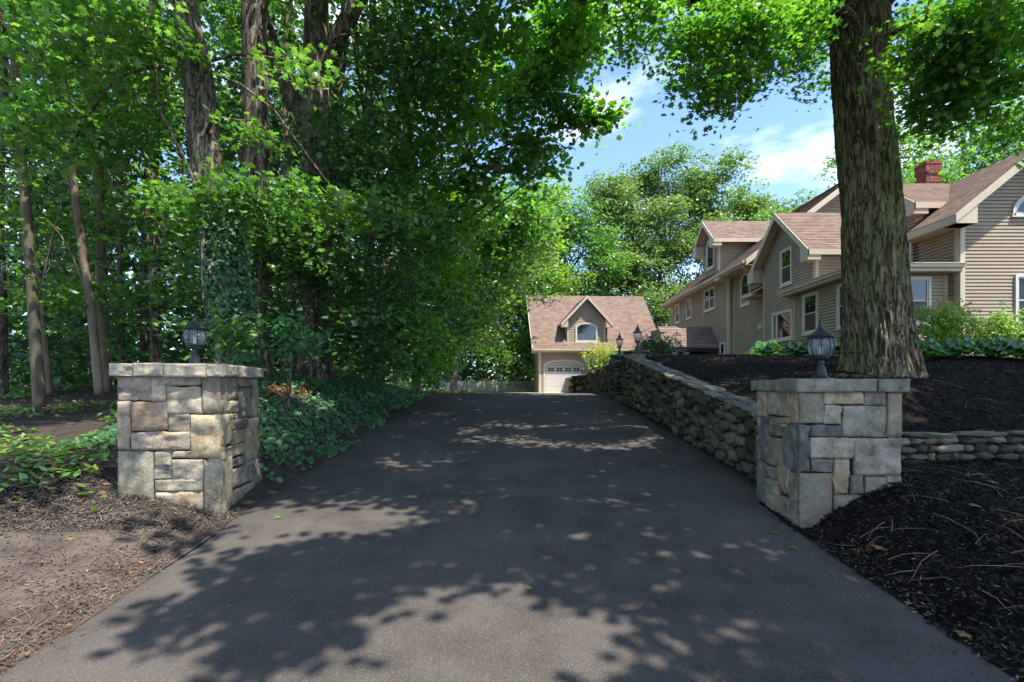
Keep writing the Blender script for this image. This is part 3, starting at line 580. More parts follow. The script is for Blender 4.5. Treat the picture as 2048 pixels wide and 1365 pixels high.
ch = MB(); ch.box(17.37, 18.08, 20.97, 21.63, 9.33, 9.40); ch.box(17.4, 18.05, 21., 21.6, 9.42, 9.47); ch.build('chimney_cap', M['brick'], chim)
# --- entry porch on the far wing
roofplane(H, (0, 27.3, 2.12), UX, Vector((0, 1.3, 1.28)), [[(8.35, 0), (11.4, 0), (11.4, 1.82), (8.35, 1.82)]])
roofplane(H, (0, 29.9, 2.12), UX, Vector((0, -1.3, 1.28)), [[(8.35, 0), (11.4, 0), (11.4, 1.82), (8.35, 1.82)]])
m = MB(); m.box(8.4, 11.39, 27.32, 27.36, 1.86, 2.08); m.build('fascia', M['iron'], H)
m = MB(); m.prism((8.42, 0, 0), UY, UZ, UX, [(27.4, 2.1), (29.8, 2.1), (28.6, 3.3)], 0, .03); m.build('porch_gable', M['soffit'], H)
for x in (9.6, 8.95):
    m = MB(); m.lathe([(.16, 0), (.16, .1), (.12, .14), (.11, .62), (.13, .64), (.17, .72), (.17, .78)], 14, (x, 27.55, 1.08)); m.build('porch_column', M['white'], H, True)
siding(H, (0, 29.0, 0), UX, NY, [(8.5, .8), (11.4, .8), (11.4, 2.1), (8.5, 2.1)])
m = MB(); m.box(10.35, 11.1, 28.9, 28.96, 1.0, 2.05); m.build('porch_door', M['iron'], H)

# ------------------------------------------------------------------ garage
G = thing('garage', 'detached taupe garage with arched white door and gabled dormer beyond the drive', 'garage')
gang = math.radians(4); gu = Vector((math.cos(gang), math.sin(gang), 0)); gn = Vector((math.sin(gang), -math.cos(gang), 0)); gb = -gn; GO = Vector((1.9, 35, 0)); gz = -.56
def gp(u, d, z): return GO+gu*u+gb*d+UZ*z
siding(G, GO, gu, gn, [(0, gz), (8.3, gz), (8.3, 2.55), (0, 2.55)])
siding(G, GO, gb, -gu, [(0, gz), (8, gz), (8, 2.6), (4, 6.6), (0, 2.6)])
siding(G, gp(8.3, 0, 0), gb, gu, [(0, gz), (8, gz), (8, 2.6), (4, 6.6), (0, 2.6)])
gs = Vector((0, 0, 0))+gb*4.4+UZ*4.45; gL = gs.length; roofplane(G, gp(0, -.4, 2.6), gu, gs, [[(-.5, 0), (8.8, 0), (8.8, gL), (-.5, gL)]])
gs2 = -gb*4.4+UZ*4.45; roofplane(G, gp(0, 8.4, 2.6), gu, gs2, [[(-.5, 0), (8.8, 0), (8.8, gL), (-.5, gL)]])
board(G, gp(0, -.4, 0), gu, UZ, gn, -.5, 8.8, 2.36, 2.57, 0, .03, name='fascia'); board(G, gp(0, -.4, 2.36), gu, gb, UZ, -.5, 8.8, 0, .4, -.02, 0, 'soffit', 'soffit')
m = MB(); m.obox(gp(0, -.4, 0), gu, UZ, gn, -.5, 8.8, 2.45, 2.56, .03, .13); m.build('gutter', M['trim'], G)
for u in (0, 8.2): board(G, GO, gu, UZ, gn, u, u+.11, gz, 2.36, .003, .0455)
board(G, GO, gb, UZ, -gu, 0, .1, gz, 2.5, .003, .045)
rake(G, gp(-.5, 0, 0), gb, -gu, (-.4, 2.6), (4, 7.03), .25); rake(G, gp(-.5, 0, 0), gb, -gu, (4, 7.03), (8.4, 2.6), .25)
m = MB(); m.prism(gp(-.5, 0, 0), gb, UZ, gu, [(-.38, 2.3), (.4, 2.3), (.4, 2.95), (-.38, 2.3)][:3], 0, .45); m.build('cornice_return', M['soffit'], G)
# door with arched head
dw0, dw1 = .42, 3.05; dc = (dw0+dw1)/2; hw = (dw1-dw0)/2
def archpoly(a, b, zb, zs, rise, n=12): c = (a+b)/2; h = (b-a)/2; return [(a, zb), (b, zb)]+[(c+h*math.cos(t), zs+rise*math.sin(t)) for t in [math.pi*k/n for k in range(n+1)]]
m = MB(); A = archpoly(dw0-.12, dw1+.12, gz, 1.42, .42); B = archpoly(dw0, dw1, gz, 1.36, .36); nA = len(A)
for nn in (0, .07):
    for q in (A, B): m.v += [tuple(GO+gu*p[0]+UZ*p[1]+gn*nn) for p in q]
for i in range(1, nA):
    j = (i+1) % nA; m.f += [(i+2*nA, j+2*nA, j+3*nA, i+3*nA), (i, i+2*nA, j+2*nA, j), (i+nA, j+nA, j+3*nA, i+3*nA)]
fr = m.build('door_surround', M['trim'], G)
dr = MB(); dr.prism(GO, gu, UZ, gn, B, .0, .03); gd = dr.build('garage_door', M['door'], G)
for k in range(4):
    z0 = gz+.02+k*.51; z1 = z0+.49
    if k < 3: board(gd, GO, gu, UZ, gn, dw0+.03, dw1-.03, z0, z1, .03, .045, 'door', 'door_panel'); board(gd, GO, gu, UZ, gn, dw0+.03, dw1-.03, z0+.235, z0+.245, .045, .05, 'door', 'door_panel')
for k in range(4):
    u = dw0+.2+k*.6; z0, z1 = 1.0, 1.28
    f = MB(); f.obox(GO, gu, UZ, gn, u, u+.42, z0, z1, .045, .05); o = f.build('pane', M['screen'], gd)
    f = MB()
    for a, b, c, d in ((u-.03, u+.45, z1, z1+.03), (u-.03, u+.45, z0-.03, z0), (u-.03, u, z0, z1), (u+.42, u+.45, z0, z1), (u+.2, u+.22, z0, z1), (u, u+.2, .5*(z0+z1)-.01, .5*(z0+z1)+.01), (u+.22, u+.42, .5*(z0+z1)-.01, .5*(z0+z1)+.01)):
        f.obox(GO, gu, UZ, gn, a, b, c, d, .035, .065)
    f.build('pane_frame', M['white'], gd)
# second door further right, mostly behind the wall
m = MB(); m.prism(GO, gu, UZ, gn, archpoly(4.6, 7.2, gz, 1.36, .36), .025, .05); m.build('garage_door', M['door'], G)
# dormer
du0, du1 = 2.0, 4.72; dc = (du0+du1)/2; dface = .12
siding(G, gp(0, dface, 0), gu, gn, [(du0, 2.9), (du1, 2.9), (du1, 4.65), (dc, 6.15), (du0, 4.65)])
for u, sN in ((du0, -gu), (du1, gu)): siding(G, gp(u, 0, 0), gb, sN, [(dface, 2.9), (2.0, 4.85), (dface, 4.85)])
for u in (du0, du1-.09): board(G, gp(0, dface, 0), gu, UZ, gn, u, u+.09, 2.95, 4.5, .003, .0452)
for sgn in (-1, 1):
    e = dc+sgn*1.85; V2 = (gu*(-sgn*1.85)+UZ*1.98); L2 = V2.length
    roofplane(G, gp(e, 0, 4.36), gb, V2, [[(-.25, 0), (1.6, 0), (3.4, L2), (-.25, L2)]])
    rake(G, gp(0, -.25, 0), gu, gn, (e, 4.35), (dc, 6.33), .22)
    m = MB(); p = [(e, 4.1), (e-sgn*.5, 4.1), (e-sgn*.5, 4.62), (e, 4.13)]; m.prism(gp(0, -.25, 0), gu, UZ, gb, p if sgn < 0 else p[::-1], .002, .36); m.build('cornice_return', M['soffit'], G)
window(G, gp(0, dface, 0), gu, gn, 2.58, 4.14, 3.08, 4.45, arch=.32, sash=0, fm='white')

# ------------------------------------------------------------------ fence behind the drive
FE = thing('board_fence', 'weathered taupe board fence between the woods and the garage', 'fence')
fx = np.linspace(-5.6, 1.6, 7)
for i, x in enumerate(fx):
    m = MB(); m.box(x-.06, x+.06, 38.95, 39.07, -.8, .46); m.v += [(x-.08, 38.93, .46), (x+.08, 38.93, .46), (x+.08, 39.09, .46), (x-.08, 39.09, .46), (x, 39.01, .6)]; b = len(m.v)-5; m.f += [(b, b+1, b+4), (b+1, b+2, b+4), (b+2, b+3, b+4), (b+3, b, b+4), (b+3, b+2, b+1, b)]; m.build('post', M['fence'], FE)
    if i < len(fx)-1:
        m = MB(); m.box(x+.06, fx[i+1]-.06, 38.99, 39.02, -.62, -.54); m.box(x+.06, fx[i+1]-.06, 38.99, 39.02, .1, .16); m.box(x+.06, fx[i+1]-.06, 38.97, 39.04, .3, .36); m.build('rail', M['fence'], FE)
        n = 9; w = (fx[i+1]-x-.12)/n
        for k in range(n):
            m = MB(); a = x+.06+k*w; m.box(a+.006, a+w-.006, 38.94+R(0, .006), 38.965, -.75, .3+R(-.01, .01)); m.build('board', M['fence'], FE)

# ------------------------------------------------------------------ cut stone gate pillars
def ray_plane(px, py, O, Nn):
    d = Vector(((px-1024)/1000, 1, (772-py)/1000)); O = Vector(O); Nn = Vector(Nn); return d*(O.dot(Nn)/d.dot(Nn))
def rock_block(name, O, U, Nn, u0, u1, v0, v1, depth, proud, mat, parent, seed, gap=.004, rough=.02, bot=None, sub=13):
    """one quarry-faced stone: subdivided front with chipped edges, squared sides"""
    O, U, Nn = Vector(O), Vector(U), Vector(Nn); u0 += gap; u1 -= gap; v0 += gap; v1 -= gap
    nu = nv = sub; V = []; F = []; rs = np.random.default_rng(seed); p = []
    cj = rs.uniform(-.006, .006, (2, 2, 2))
    for j in range(nv+1):
        for i in range(nu+1):
            s = i/nu; t = j/nv; s2_ = s; t2 = t
            if 0 < i < nu: s2_ = .5+(s-.5)*1.12 if abs(s-.5) < .45 else s
            j_ = sum(cj[a][b]*(s if a else 1-s)*(t if b else 1-t) for a in (0, 1) for b in (0, 1))
            p.append((u0+(u1-u0)*min(max(s2_, .0), 1.)+j_[0], v0+(v1-v0)*t+j_[1], s, t))
    q = np.array([(a[0]*9, a[1]*9, seed*1.7) for a in p]); nz = fbm(q, seed % 50, 3); nz2 = fbm(q*.3, seed % 31, 2)
    for k, a in enumerate(p):
        e = min(a[2], 1-a[2], a[3], 1-a[3]); prof = min(1, e*9)**.5; h = proud*prof*(1+.35*nz2[k])+rough*nz[k]*(.5+.6*prof) if e > 0 else .2*proud+.3*rough*nz[k]
        jx = rough*.35*nz[k]*(1 if e == 0 else 0)
        V.append(O+U*(a[0]+jx)+UZ*(a[1]-jx)+Nn*h)
    for j in range(nv):
        for i in range(nu): b = j*(nu+1)+i; F.append((b, b+1, b+nu+2, b+nu+1))
    ring = [i for i in range(nu+1)]+[j*(nu+1)+nu for j in range(1, nv+1)]+[nv*(nu+1)+i for i in range(nu-1, -1, -1)]+[j*(nu+1) for j in range(nv-1, 0, -1)]
    b = len(V); V += [V[r]-Nn*depth for r in ring]; n = len(ring)
    for k in range(n): F.append((ring[k], b+k, b+(k+1) % n, ring[(k+1) % n]))
    o = mesh(name, V, F, M[mat], parent); o.data.polygons.foreach_set('use_smooth', [True]*(nu*nv)+[False]*n); return o
def pillar(label, corner, th, size, ztop, zbot, front, side, zoff, capmats, capfront, capseed, mirror=False):
    """corner: drive-side front corner (x,y); th: plan turn; front/side: stones outlined in picture units on those faces"""
    T = thing('stone_pillar', label, 'pillar'); c, s = math.cos(th), math.sin(th)
    U = Vector((c, s, 0)); Bk = Vector((-s, c, 0)); C = Vector((corner[0], corner[1], 0))
    fo = C-U*size if not mirror else C          # left end of the front face
    cx = fo+U*size/2+Bk*size/2; e = .03
    m = MB(); m.obox(fo, U, Bk, UZ, e, size-e, e, size-e, zbot, ztop-.13); m.build('core', M['mortar'], T)
    k = 0; mats = ['granite', 'palestone', 'granite', 'tanstone', 'bluestone', 'palestone']
    def conv(rect, O, Ud, Nn):
        x0, y0, x1, y1 = [v for v in rect[:4]]; a = ray_plane(x0/2.967+zoff[0], y0/2.967+zoff[1], C, Nn); b = ray_plane(x1/2.967+zoff[0], y1/2.967+zoff[1], C, Nn)
        xm = (x0+x1)/2; c_ = ray_plane(xm/2.967+zoff[0], y0/2.967+zoff[1], C, Nn); d_ = ray_plane(xm/2.967+zoff[0], y1/2.967+zoff[1], C, Nn)
        return (a-O).dot(Ud), (b-O).dot(Ud), d_.z, c_.z
    sO, sU, sN = (C, Bk, U) if not mirror else (C, Bk, -U)
    for lst, O, Ud, Nn, lim in ((front, fo, U, -Bk, size), (side, sO, sU, sN, size)):
        for r in lst:
            u0, u1, z0, z1 = conv(r, O, Ud, Nn)
            if u0 > u1: u0, u1 = u1, u0
            u0 = max(-.01, u0); u1 = min(lim+.01, u1); z1 = min(z1, ztop-.135); z1 = ztop-.135 if z1 > ztop-.26 else z1
            if z0 > z1: continue
            if len(r) > 5: z0 -= .35
            rock_block('stone', O, Ud, Nn, u0, u1, z0, z1, .12, .006+.014*random.random(), r[4], T, k+capseed, rough=.014 if r[4] == 'granite' else .026); k += 1
    # the two hidden faces: plainer coursed stones
    for O, Ud, Nn in ((fo+Bk*size, U, Bk), ((fo if not mirror else fo+U*size), Bk, (-U if not mirror else U))):
        z = zbot
        while z < ztop-.16:
            h = min(random.choice([.16, .22, .28]), ztop-.135-z); u = 0
            if ztop-.135-z-h < .08: h = ztop-.135-z
            while u < size-.01:
                w = random.choice([.2, .3, .4]); w = size-u if size-u-w < .12 else w
                rock_block('stone', O, Ud, Nn, u, u+w, z, z+h, .12, .02, random.choice(mats), T, k+capseed, sub=3); k += 1; u += w
            z += h
    # cap: slabs round the top
    ov = .06; h = .15
    us = capfront
    for i in range(len(us)-1):
        rock_block('cap_stone', fo-Bk*ov, U, -Bk, us[i]*(size+2*ov)-ov, us[i+1]*(size+2*ov)-ov, ztop-h+R(-.006, .006), ztop+R(-.012, .008), (size+2*ov)*.47, .014, capmats[i % len(capmats)], T, k+capseed, gap=.003, rough=.016); k += 1
    for i in range(3):
        a = -ov+(size+2*ov)*i/3; b_ = -ov+(size+2*ov)*(i+1)/3
        rock_block('cap_stone', (C if not mirror else C)+(U if not mirror else -U)*ov, Bk, (U if not mirror else -U), a+(.0 if i else .004), b_, ztop-h+.004, ztop-.004*i-.003, (size+2*ov)*.45, .010, capmats[(i+2) % len(capmats)], T, k+capseed, gap=.003, rough=.014); k += 1
    m = MB(); m.obox(fo, U, Bk, UZ, -ov+.03, size+ov-.03, -ov+.03, size+ov-.03, ztop-h+.01, ztop-.012); m.build('cap_bed', M[capmats[0]], T)
    return T, cx
G_, Bl, Tn, Pa = 'granite', 'bluestone', 'tanstone', 'palestone'
frontL = [(98, 440, 308, 602, Pa), (308, 446, 605, 512, G_), (308, 510, 396, 607, Pa), (397, 516, 605, 678, Pa), (605, 455, 725, 678, G_), (98, 600, 183, 895, G_), (184, 604, 402, 778, Tn), (403, 680, 535, 782, G_), (184, 782, 535, 893, Pa), (535, 680, 725, 945, Tn),
          (98, 897, 322, 1185, G_, 1), (324, 897, 424, 988, G_), (424, 895, 540, 942, Pa), (426, 945, 615, 1080, G_), (320, 988, 428, 1065, G_), (324, 1067, 615, 1138, G_), (324, 1138, 612, 1270, Tn, 1), (615, 947, 725, 1290, G_, 1)]
sideL = [(700, 455, 757, 677, G_), (757, 460, 868, 515, G_), (868, 465, 902, 515, Bl), (757, 515, 820, 595, G_), (820, 517, 902, 697, Bl), (902, 465, 945, 700, G_), (757, 597, 820, 672, Pa), (700, 677, 782, 865, Pa), (782, 674, 862, 702, Tn), (782, 702, 862, 770, Bl), (862, 700, 945, 955, Tn), (782, 770, 862, 855, G_),
         (700, 865, 862, 935, G_), (700, 935, 785, 1270, G_, 1), (785, 935, 862, 985, Bl), (785, 985, 905, 1095, G_), (905, 957, 945, 1095, Bl), (862, 955, 905, 985, G_), (785, 1095, 945, 1210, G_, 1)]
PL, cL = pillar('stone gate pillar of tan and grey blocks at the left of the drive', (-3.33, 5.70), math.radians(5.9), 1.075, .25, -2.1, frontL, sideL, (200, 600), ['cap'], [0, .21, .47, .85, 1.0], 100)
frontR = [(345, 490, 497, 677, G_), (497, 488, 733, 563, Tn), (733, 492, 868, 570, G_), (868, 490, 965, 758, G_), (497, 563, 601, 684, Pa), (603, 568, 866, 757, G_), (345, 680, 412, 965, Bl), (412, 684, 601, 755, Bl), (412, 757, 675, 882, Pa), (675, 760, 965, 985, G_), (424, 882, 550, 966, Bl), (550, 884, 648, 1097, Tn),
          (345, 968, 552, 1300, G_, 1), (648, 980, 738, 1095, Bl), (738, 987, 870, 1105, G_, 1), (870, 985, 965, 1045, G_, 1), (552, 1097, 738, 1200, G_, 1)]
sideR = [(60, 490, 165, 632, Tn), (165, 490, 300, 632, G_), (300, 488, 345, 677, Tn), (60, 634, 175, 897, Bl), (175, 634, 258, 750, G_), (258, 634, 300, 677, Tn), (258, 679, 345, 965, Bl), (125, 752, 258, 925, G_), (60, 897, 155, 1140, Bl, 1), (155, 927, 232, 1007, Bl), (232, 927, 302, 1090, Tn), (302, 967, 345, 1290, G_, 1), (155, 1007, 232, 1090, G_), (155, 1090, 302, 1260, G_, 1), (60, 740, 125, 897, G_), (175, 677, 258, 752, Bl), (258, 925, 302, 967, G_), (258, 677, 300, 700, Tn)]
PR, cR = pillar('grey stone gate pillar beside the mulch bank at the right of the drive', (3.10, 5.38), math.radians(-2.8), 1.04, .08, -2.1, frontR, sideR, (1480, 620), ['cap_grey'], [0, .34, .71, 1.0], 300, mirror=True)

# ------------------------------------------------------------------ lamps
def lamp(label, loc, s=1., style='globe', group=None, rot=0):
    T = thing('post_lantern', label, 'lantern', loc, group); T.scale = (s, s, s); T.rotation_euler = (0, 0, rot)
    met = M['iron'] if style == 'globe' else M['bronze']; n = 8 if style == 'globe' else 6
    m = MB(); m.lathe([(.105, 0), (.105, .012), (.075, .03), (.062, .05), (.055, .10), (.035, .155), (.03, .17), (.045, .18), (.03, .195), (.035, .215), (.075, .225), (.085, .235), (.085, .25), (.03, .255)], 18); m.build('base', met, T, True)
    if style == 'globe': prof = [(.095, .262), (.112, .29), (.127, .335), (.13, .38), (.122, .425), (.108, .46)]
    else: prof = [(.058, .262), (.078, .31), (.098, .37), (.11, .43), (.113, .47), (.105, .5)]
    top = prof[-1][1]
    m = MB(); m.lathe([(prof[0][0]-.02, .25), (prof[0][0]+.006, .256), (prof[0][0]+.006, .272), (prof[0][0]-.01, .275)], n*2); m.build('collar', met, T)
    for k in range(n):
        a0 = 2*math.pi*k/n; a1 = 2*math.pi*(k+1)/n; v = []
        for r, z in prof:
            for a in (a0, a1): v.append(((r-.004)*math.cos(a), (r-.004)*math.sin(a), z))
        mesh('glass_panel', v, [(2*i, 2*i+1, 2*i+3, 2*i+2) for i in range(len(prof)-1)], M['lamp_glass'], T)
        m = MB(); m.tube([(r*math.cos(a0), r*math.sin(a0), z) for r, z in prof], .0065, 5); m.build('rib', met, T)
    m = MB(); m.lathe([(.018, .26), (.02, .27), (.018, .36), (.008, .362)], 10); m.build('bulb', M['bulb'], T, True)
    t = top-.46; R0 = prof[-1][0]+.012
    if style == 'globe': pr = [(R0-.02, .455), (R0, .455), (R0+.010, .462), (R0+.014, .474), (R0+.0, .492), (.075, .525), (.045, .548), (.04, .552)]
    else: pr = [(R0-.02, .455), (R0, .455), (R0+.02, .462), (R0+.02, .474), (.085, .50), (.055, .525), (.05, .545), (.07, .555), (.065, .57), (.03, .59)]
    m = MB(); m.lathe([(r, z+t) for r, z in pr], n*2); m.build('lamp_roof', met, T)
    zt = pr[-1][1]+t
    m = MB(); m.lathe([(.04, zt-.004), (.035, zt+.02), (.02, zt+.035), (.024, zt+.045), (.012, zt+.058), (.017, zt+.07), (.01, zt+.085), (.012, zt+.095), (.003, zt+.12)], 12); m.build('finial', met, T, True)
    return T
lamp('black globe lantern on the left gate pillar', (cL.x, cL.y, .245), .98)
lamp('black globe lantern on the right gate pillar', (cR.x-.02, cR.y, .075), 1.06, rot=.3)

# ------------------------------------------------------------------ rubble walls
ROCKS = []
def rockmesh(seed):
    # subdivided cube pushed to a rounded block with noise
    n = 4; v = {}; V = []; F = []
    def key(p):
        k = tuple(round(c, 4) for c in p)
        if k not in v: v[k] = len(V); V.append(p)
        return v[k]
    for ax in range(3):
        for sg in (-1, 1):
            for i in range(n):
                for j in range(n):
                    q = []
                    for a, b in ((i, j), (i+1, j), (i+1, j+1), (i, j+1)):
                        p = [0, 0, 0]; p[ax] = sg; p[(ax+1) % 3] = -1+2*a/n; p[(ax+2) % 3] = -1+2*b/n; q.append(key(tuple(p)))
                    F.append(tuple(q) if sg > 0 else tuple(q[::-1]))
    A = np.array(V, float); nr = np.linalg.norm(A, axis=1, keepdims=True); mxn = np.abs(A).max(1, keepdims=True); A = A/nr*(.74*mxn+.46*nr*.66+.06)
    A = A*(1+.26*fbm(A*1.7+seed*7.3, seed, 3)[:, None]); A /= np.abs(A).max(0)
    me = bpy.data.meshes.new('rock'); me.from_pydata(A.tolist(), [], F); me.polygons.foreach_set('use_smooth', [True]*len(F)); return me, A, F
for s_ in range(9):
    me, A, F = rockmesh(s_)
    ROCKS.append((me, A, F))
ROCKM = {}
def rock(parent, pos, sc, rot, mat, name='stone'):
    i = random.randrange(len(ROCKS)); k = (i, mat)
    if k not in ROCKM: me = ROCKS[i][0].copy(); me.materials.append(M[mat]); ROCKM[k] = me
    o = link(name, ROCKM[k], parent); o.location = pos; o.scale = sc; o.rotation_euler = rot; return o
def pack(length, htop, hbot, sizes, tries=900, asp=1.6):
    out = []
    for r in sizes:
        for _ in range(6 if r > .2 else 60 if r > .14 else tries):
            u = R(0, length); lo, hi = hbot(u), htop(u)
            if hi-lo < 2*r*.8: continue
            a = R(1.05, asp)*r; b = r*R(.58, .86)
            if lo+b*.7 > hi-b*.95: continue
            z = R(lo+b*.6, hi-b*.95); ok = True
            for (u2, z2, a2, b2) in out:
                if ((u-u2)/(a+a2))**2+((z-z2)/(b+b2))**2 < .90: ok = False; break
            if ok: out.append((u, z, a, b))
    return out
def rubble(T, path, htop, hbot, sizes, mats, cap=True, thick=.5, limit=290, side=-1, tries=900, capmat='slab', proud=.0):
    """path: list of (x,y); the stones' face is on the side of the drive"""
    pts = [Vector((x, y, 0)) for x, y in path]; L_ = [0]
    for i in range(1, len(pts)): L_.append(L_[-1]+(pts[i]-pts[i-1]).length)
    def at(u):
        i = 0
        while i < len(pts)-2 and u > L_[i+1]: i += 1
        d = (pts[i+1]-pts[i]).normalized(); return pts[i]+d*(u-L_[i]), d, Vector((d.y*side*-1, -d.x*side*-1, 0))
    m = MB(); n = max(2, int(L_[-1]/.5)); 
    for k in range(n):
        u0 = L_[-1]*k/n; u1 = L_[-1]*(k+1)/n; p0, d, nn = at(u0+1e-4); p1, d1, n1 = at(u1-1e-4); b = len(m.v)
        for p, q, u in ((p0, nn, u0), (p1, n1, u1)):
            for off in (-.07, -thick+.03):
                for z in (hbot(u)-.4, htop(u)-.05): m.v.append(tuple(p+q*off+UZ*z))
        m.f += [(b, b+1, b+5, b+4), (b+2, b+6, b+7, b+3), (b+1, b+3, b+7, b+5), (b, b+2, b+3, b+1), (b+4, b+5, b+7, b+6)]
    m.build('core', M['mortar'], T)
    st = pack(L_[-1], htop, hbot, sizes, tries); st.sort(key=lambda s: -(s[2]*s[3])/(at(s[0])[0].y)**2)
    extraV = []; extraF = []; kk = 0
    for i, (u, z, a, b) in enumerate(st):
        p, d, nn = at(u); ang = math.atan2(d.y, d.x); dep = min(.12, a)*R(.8, 1.1)
        if i < limit: rock(T, p-nn*(dep*.55-proud)+UZ*z, (a*1.06, dep, b*1.1), (R(-.14, .14), R(-.3, .3), ang+R(-.16, .16)), random.choice(mats))
        else:
            A, F = ROCKS[i % 9][1:]; ca, sa = math.cos(ang), math.sin(ang); Q = A*np.array([a*1.06, dep, b*1.1]); Q = np.stack([Q[:, 0]*ca-Q[:, 1]*sa, Q[:, 0]*sa+Q[:, 1]*ca, Q[:, 2]], 1)+np.array(p-nn*dep*.55+UZ*z)
            extraV.append(Q); extraF.append(np.array(F)+kk); kk += len(Q)
    if extraV: kind(fastmesh('small_stones', np.concatenate(extraV), np.concatenate(extraF), M[mats[0]], T, True), 'stuff')
    if cap:
        u = 0
        while u < L_[-1]-.05:
            w = R(.22, .5); w = min(w, L_[-1]-u); p, d, nn = at(u+w/2); v = 0
            while v < thick-.02:
                q = min(R(.18, .34), thick-v); q = thick-v if thick-v-q < .1 else q
                z = htop(u+w/2)+R(-.012, .012); sl_ = math.atan2(htop(min(u+w, L_[-1]))-htop(u), w)
                rock(T, p-nn*(v+q/2-.03)+UZ*(z-.01), (w*.56, q*.58, R(.026, .04)), (R(-.04, .04), -sl_+R(-.03, .03), math.atan2(d.y, d.x)+R(-.1, .1)), capmat, 'cap_slab'); v += q
            u += w
    return T
W1 = thing('retaining_wall', 'mossy fieldstone retaining wall climbing beside the drive behind the right pillar', 'wall')
rubble(W1, [(3.42, 6.55), (3.42, 15.3)], lambda u: wall_top(6.55+u), lambda u: rz(6.55+u)+.01, [.22, .13, .105, .085, .068, .052, .038], ['mossy', 'mossy', 'mossy', 'fieldstone', 'fieldstone', 'mossy', 'fieldstone', 'mossy', 'lichen'] , tries=700, side=1)
W2 = thing('retaining_wall', 'dark far stone wall curving towards the garage beyond the lantern posts', 'wall')
rubble(W2, [(3.5, 17.75), (3.5, 23.3), (3.35, 23.9), (2.85, 24.35)], lambda u: .8-.045*u, lambda u: -.52, [.14, .11, .085, .065], ['mossy', 'mossy', 'fieldstone'], tries=260, limit=150, side=1)
W3 = thing('low_stone_wall', 'low dry stone wall of flat rounded stones in the mulch right of the pillar', 'wall')
# courses of long flat stones
m = MB(); m.box(4.3, 13, 7.16, 7.5, -1.5, -.72); m.build('core', M['mortar'], W3)
z = -1.18; rows = [.10, .11, .12, .10]
for ri, h in enumerate(rows):
    u = 4.35+R(0, .15)
    while u < 12.5:
        w = random.choice([R(.1, .2), R(.16, .3), R(.25, .42)]); rock(W3, (u+w/2, 7.12+R(-.025, .025), z+h/2+R(-.012, .012)+.012*(u-4.3)), (w*.53, .14, h*R(.5, .66)), (R(-.05, .05), R(-.05, .05), R(-.06, .06)), random.choice(['fieldstone', 'mossy', 'granite', 'fieldstone'])); u += w
    z += h
u = 4.35
while u < 12.5:
    w = R(.4, .9); rock(W3, (u+w/2, 7.2, -.72+.012*(u-4.3)), (w*.53, .25, .04), (R(-.03, .03), R(-.02, .02), R(-.04, .04)), 'slab', 'cap_slab'); u += w
# two rubble posts with lanterns at the top of the wall
def rubble_post(label, x0, x1, y0, y1, ztop, zb):
    T = thing('stone_post', label, 'pillar'); m = MB(); m.box(x0+.05, x1-.05, y0+.05, y1-.05, zb-.3, ztop-.12); m.build('core', M['mortar'], T)
    for side_ in (0, 1):
        z = zb-.05
        while z < ztop-.2:
            h = random.choice([.1, .14, .2, .26]); h = min(h, ztop-.12-z); a, b = (x0, x1) if side_ == 0 else (y0, y1); u = a
            while u < b-.02:
                w = random.choice([.2, .3, .45]); w = b-u if b-u-w < .12 else w; mt = random.choice(['mossy', 'fieldstone', 'bluestone', 'fieldstone'])
                if side_ == 0: rock(T, (u+w/2, y0+.06, z+h/2), (w*.52, .12, h*.53), (0, R(-.05, .05), R(-.05, .05)), mt)
                else: rock(T, (x0+.06, u+w/2, z+h/2), (.12, w*.52, h*.53), (0, R(-.05, .05), R(-.05, .05)), mt)
                u += w
            z += h
    rock(T, ((x0+x1)/2, (y0+y1)/2, ztop-.05), ((x1-x0)*.58, (y1-y0)*.58, .06), (0, 0, 0), 'slab', 'cap_slab')
    rock(T, ((x0+x1)/2, (y0+y1)/2, ztop-.14), ((x1-x0)*.52, (y1-y0)*.52, .05), (0, 0, .03), 'slab', 'cap_slab')
    return T
rubble_post('square mossy stone post, the nearer of two at the top of the wall', 3.5, 4.28, 15.2, 15.95, 1.10, -.5)
rubble_post('narrow mossy stone post, the farther of two at the top of the wall', 3.42, 3.9, 16.9, 17.5, 1.08, -.5)
lamp('bronze urn lantern on the nearer stone post by the flowering bush', (3.92, 15.6, 1.10), 1.12, 'urn')
lamp('bronze urn lantern on the farther narrow stone post', (3.7, 17.2, 1.08), 1.02, 'urn')
lamp('small dark lantern standing low on the far wall before the garage door', (3.42, 21.2, .56), .98, 'urn')
lamp('reddish topped lantern farthest along the drive, half hidden by leaves', (3.75, 26.5, .35), 1.0, 'urn')

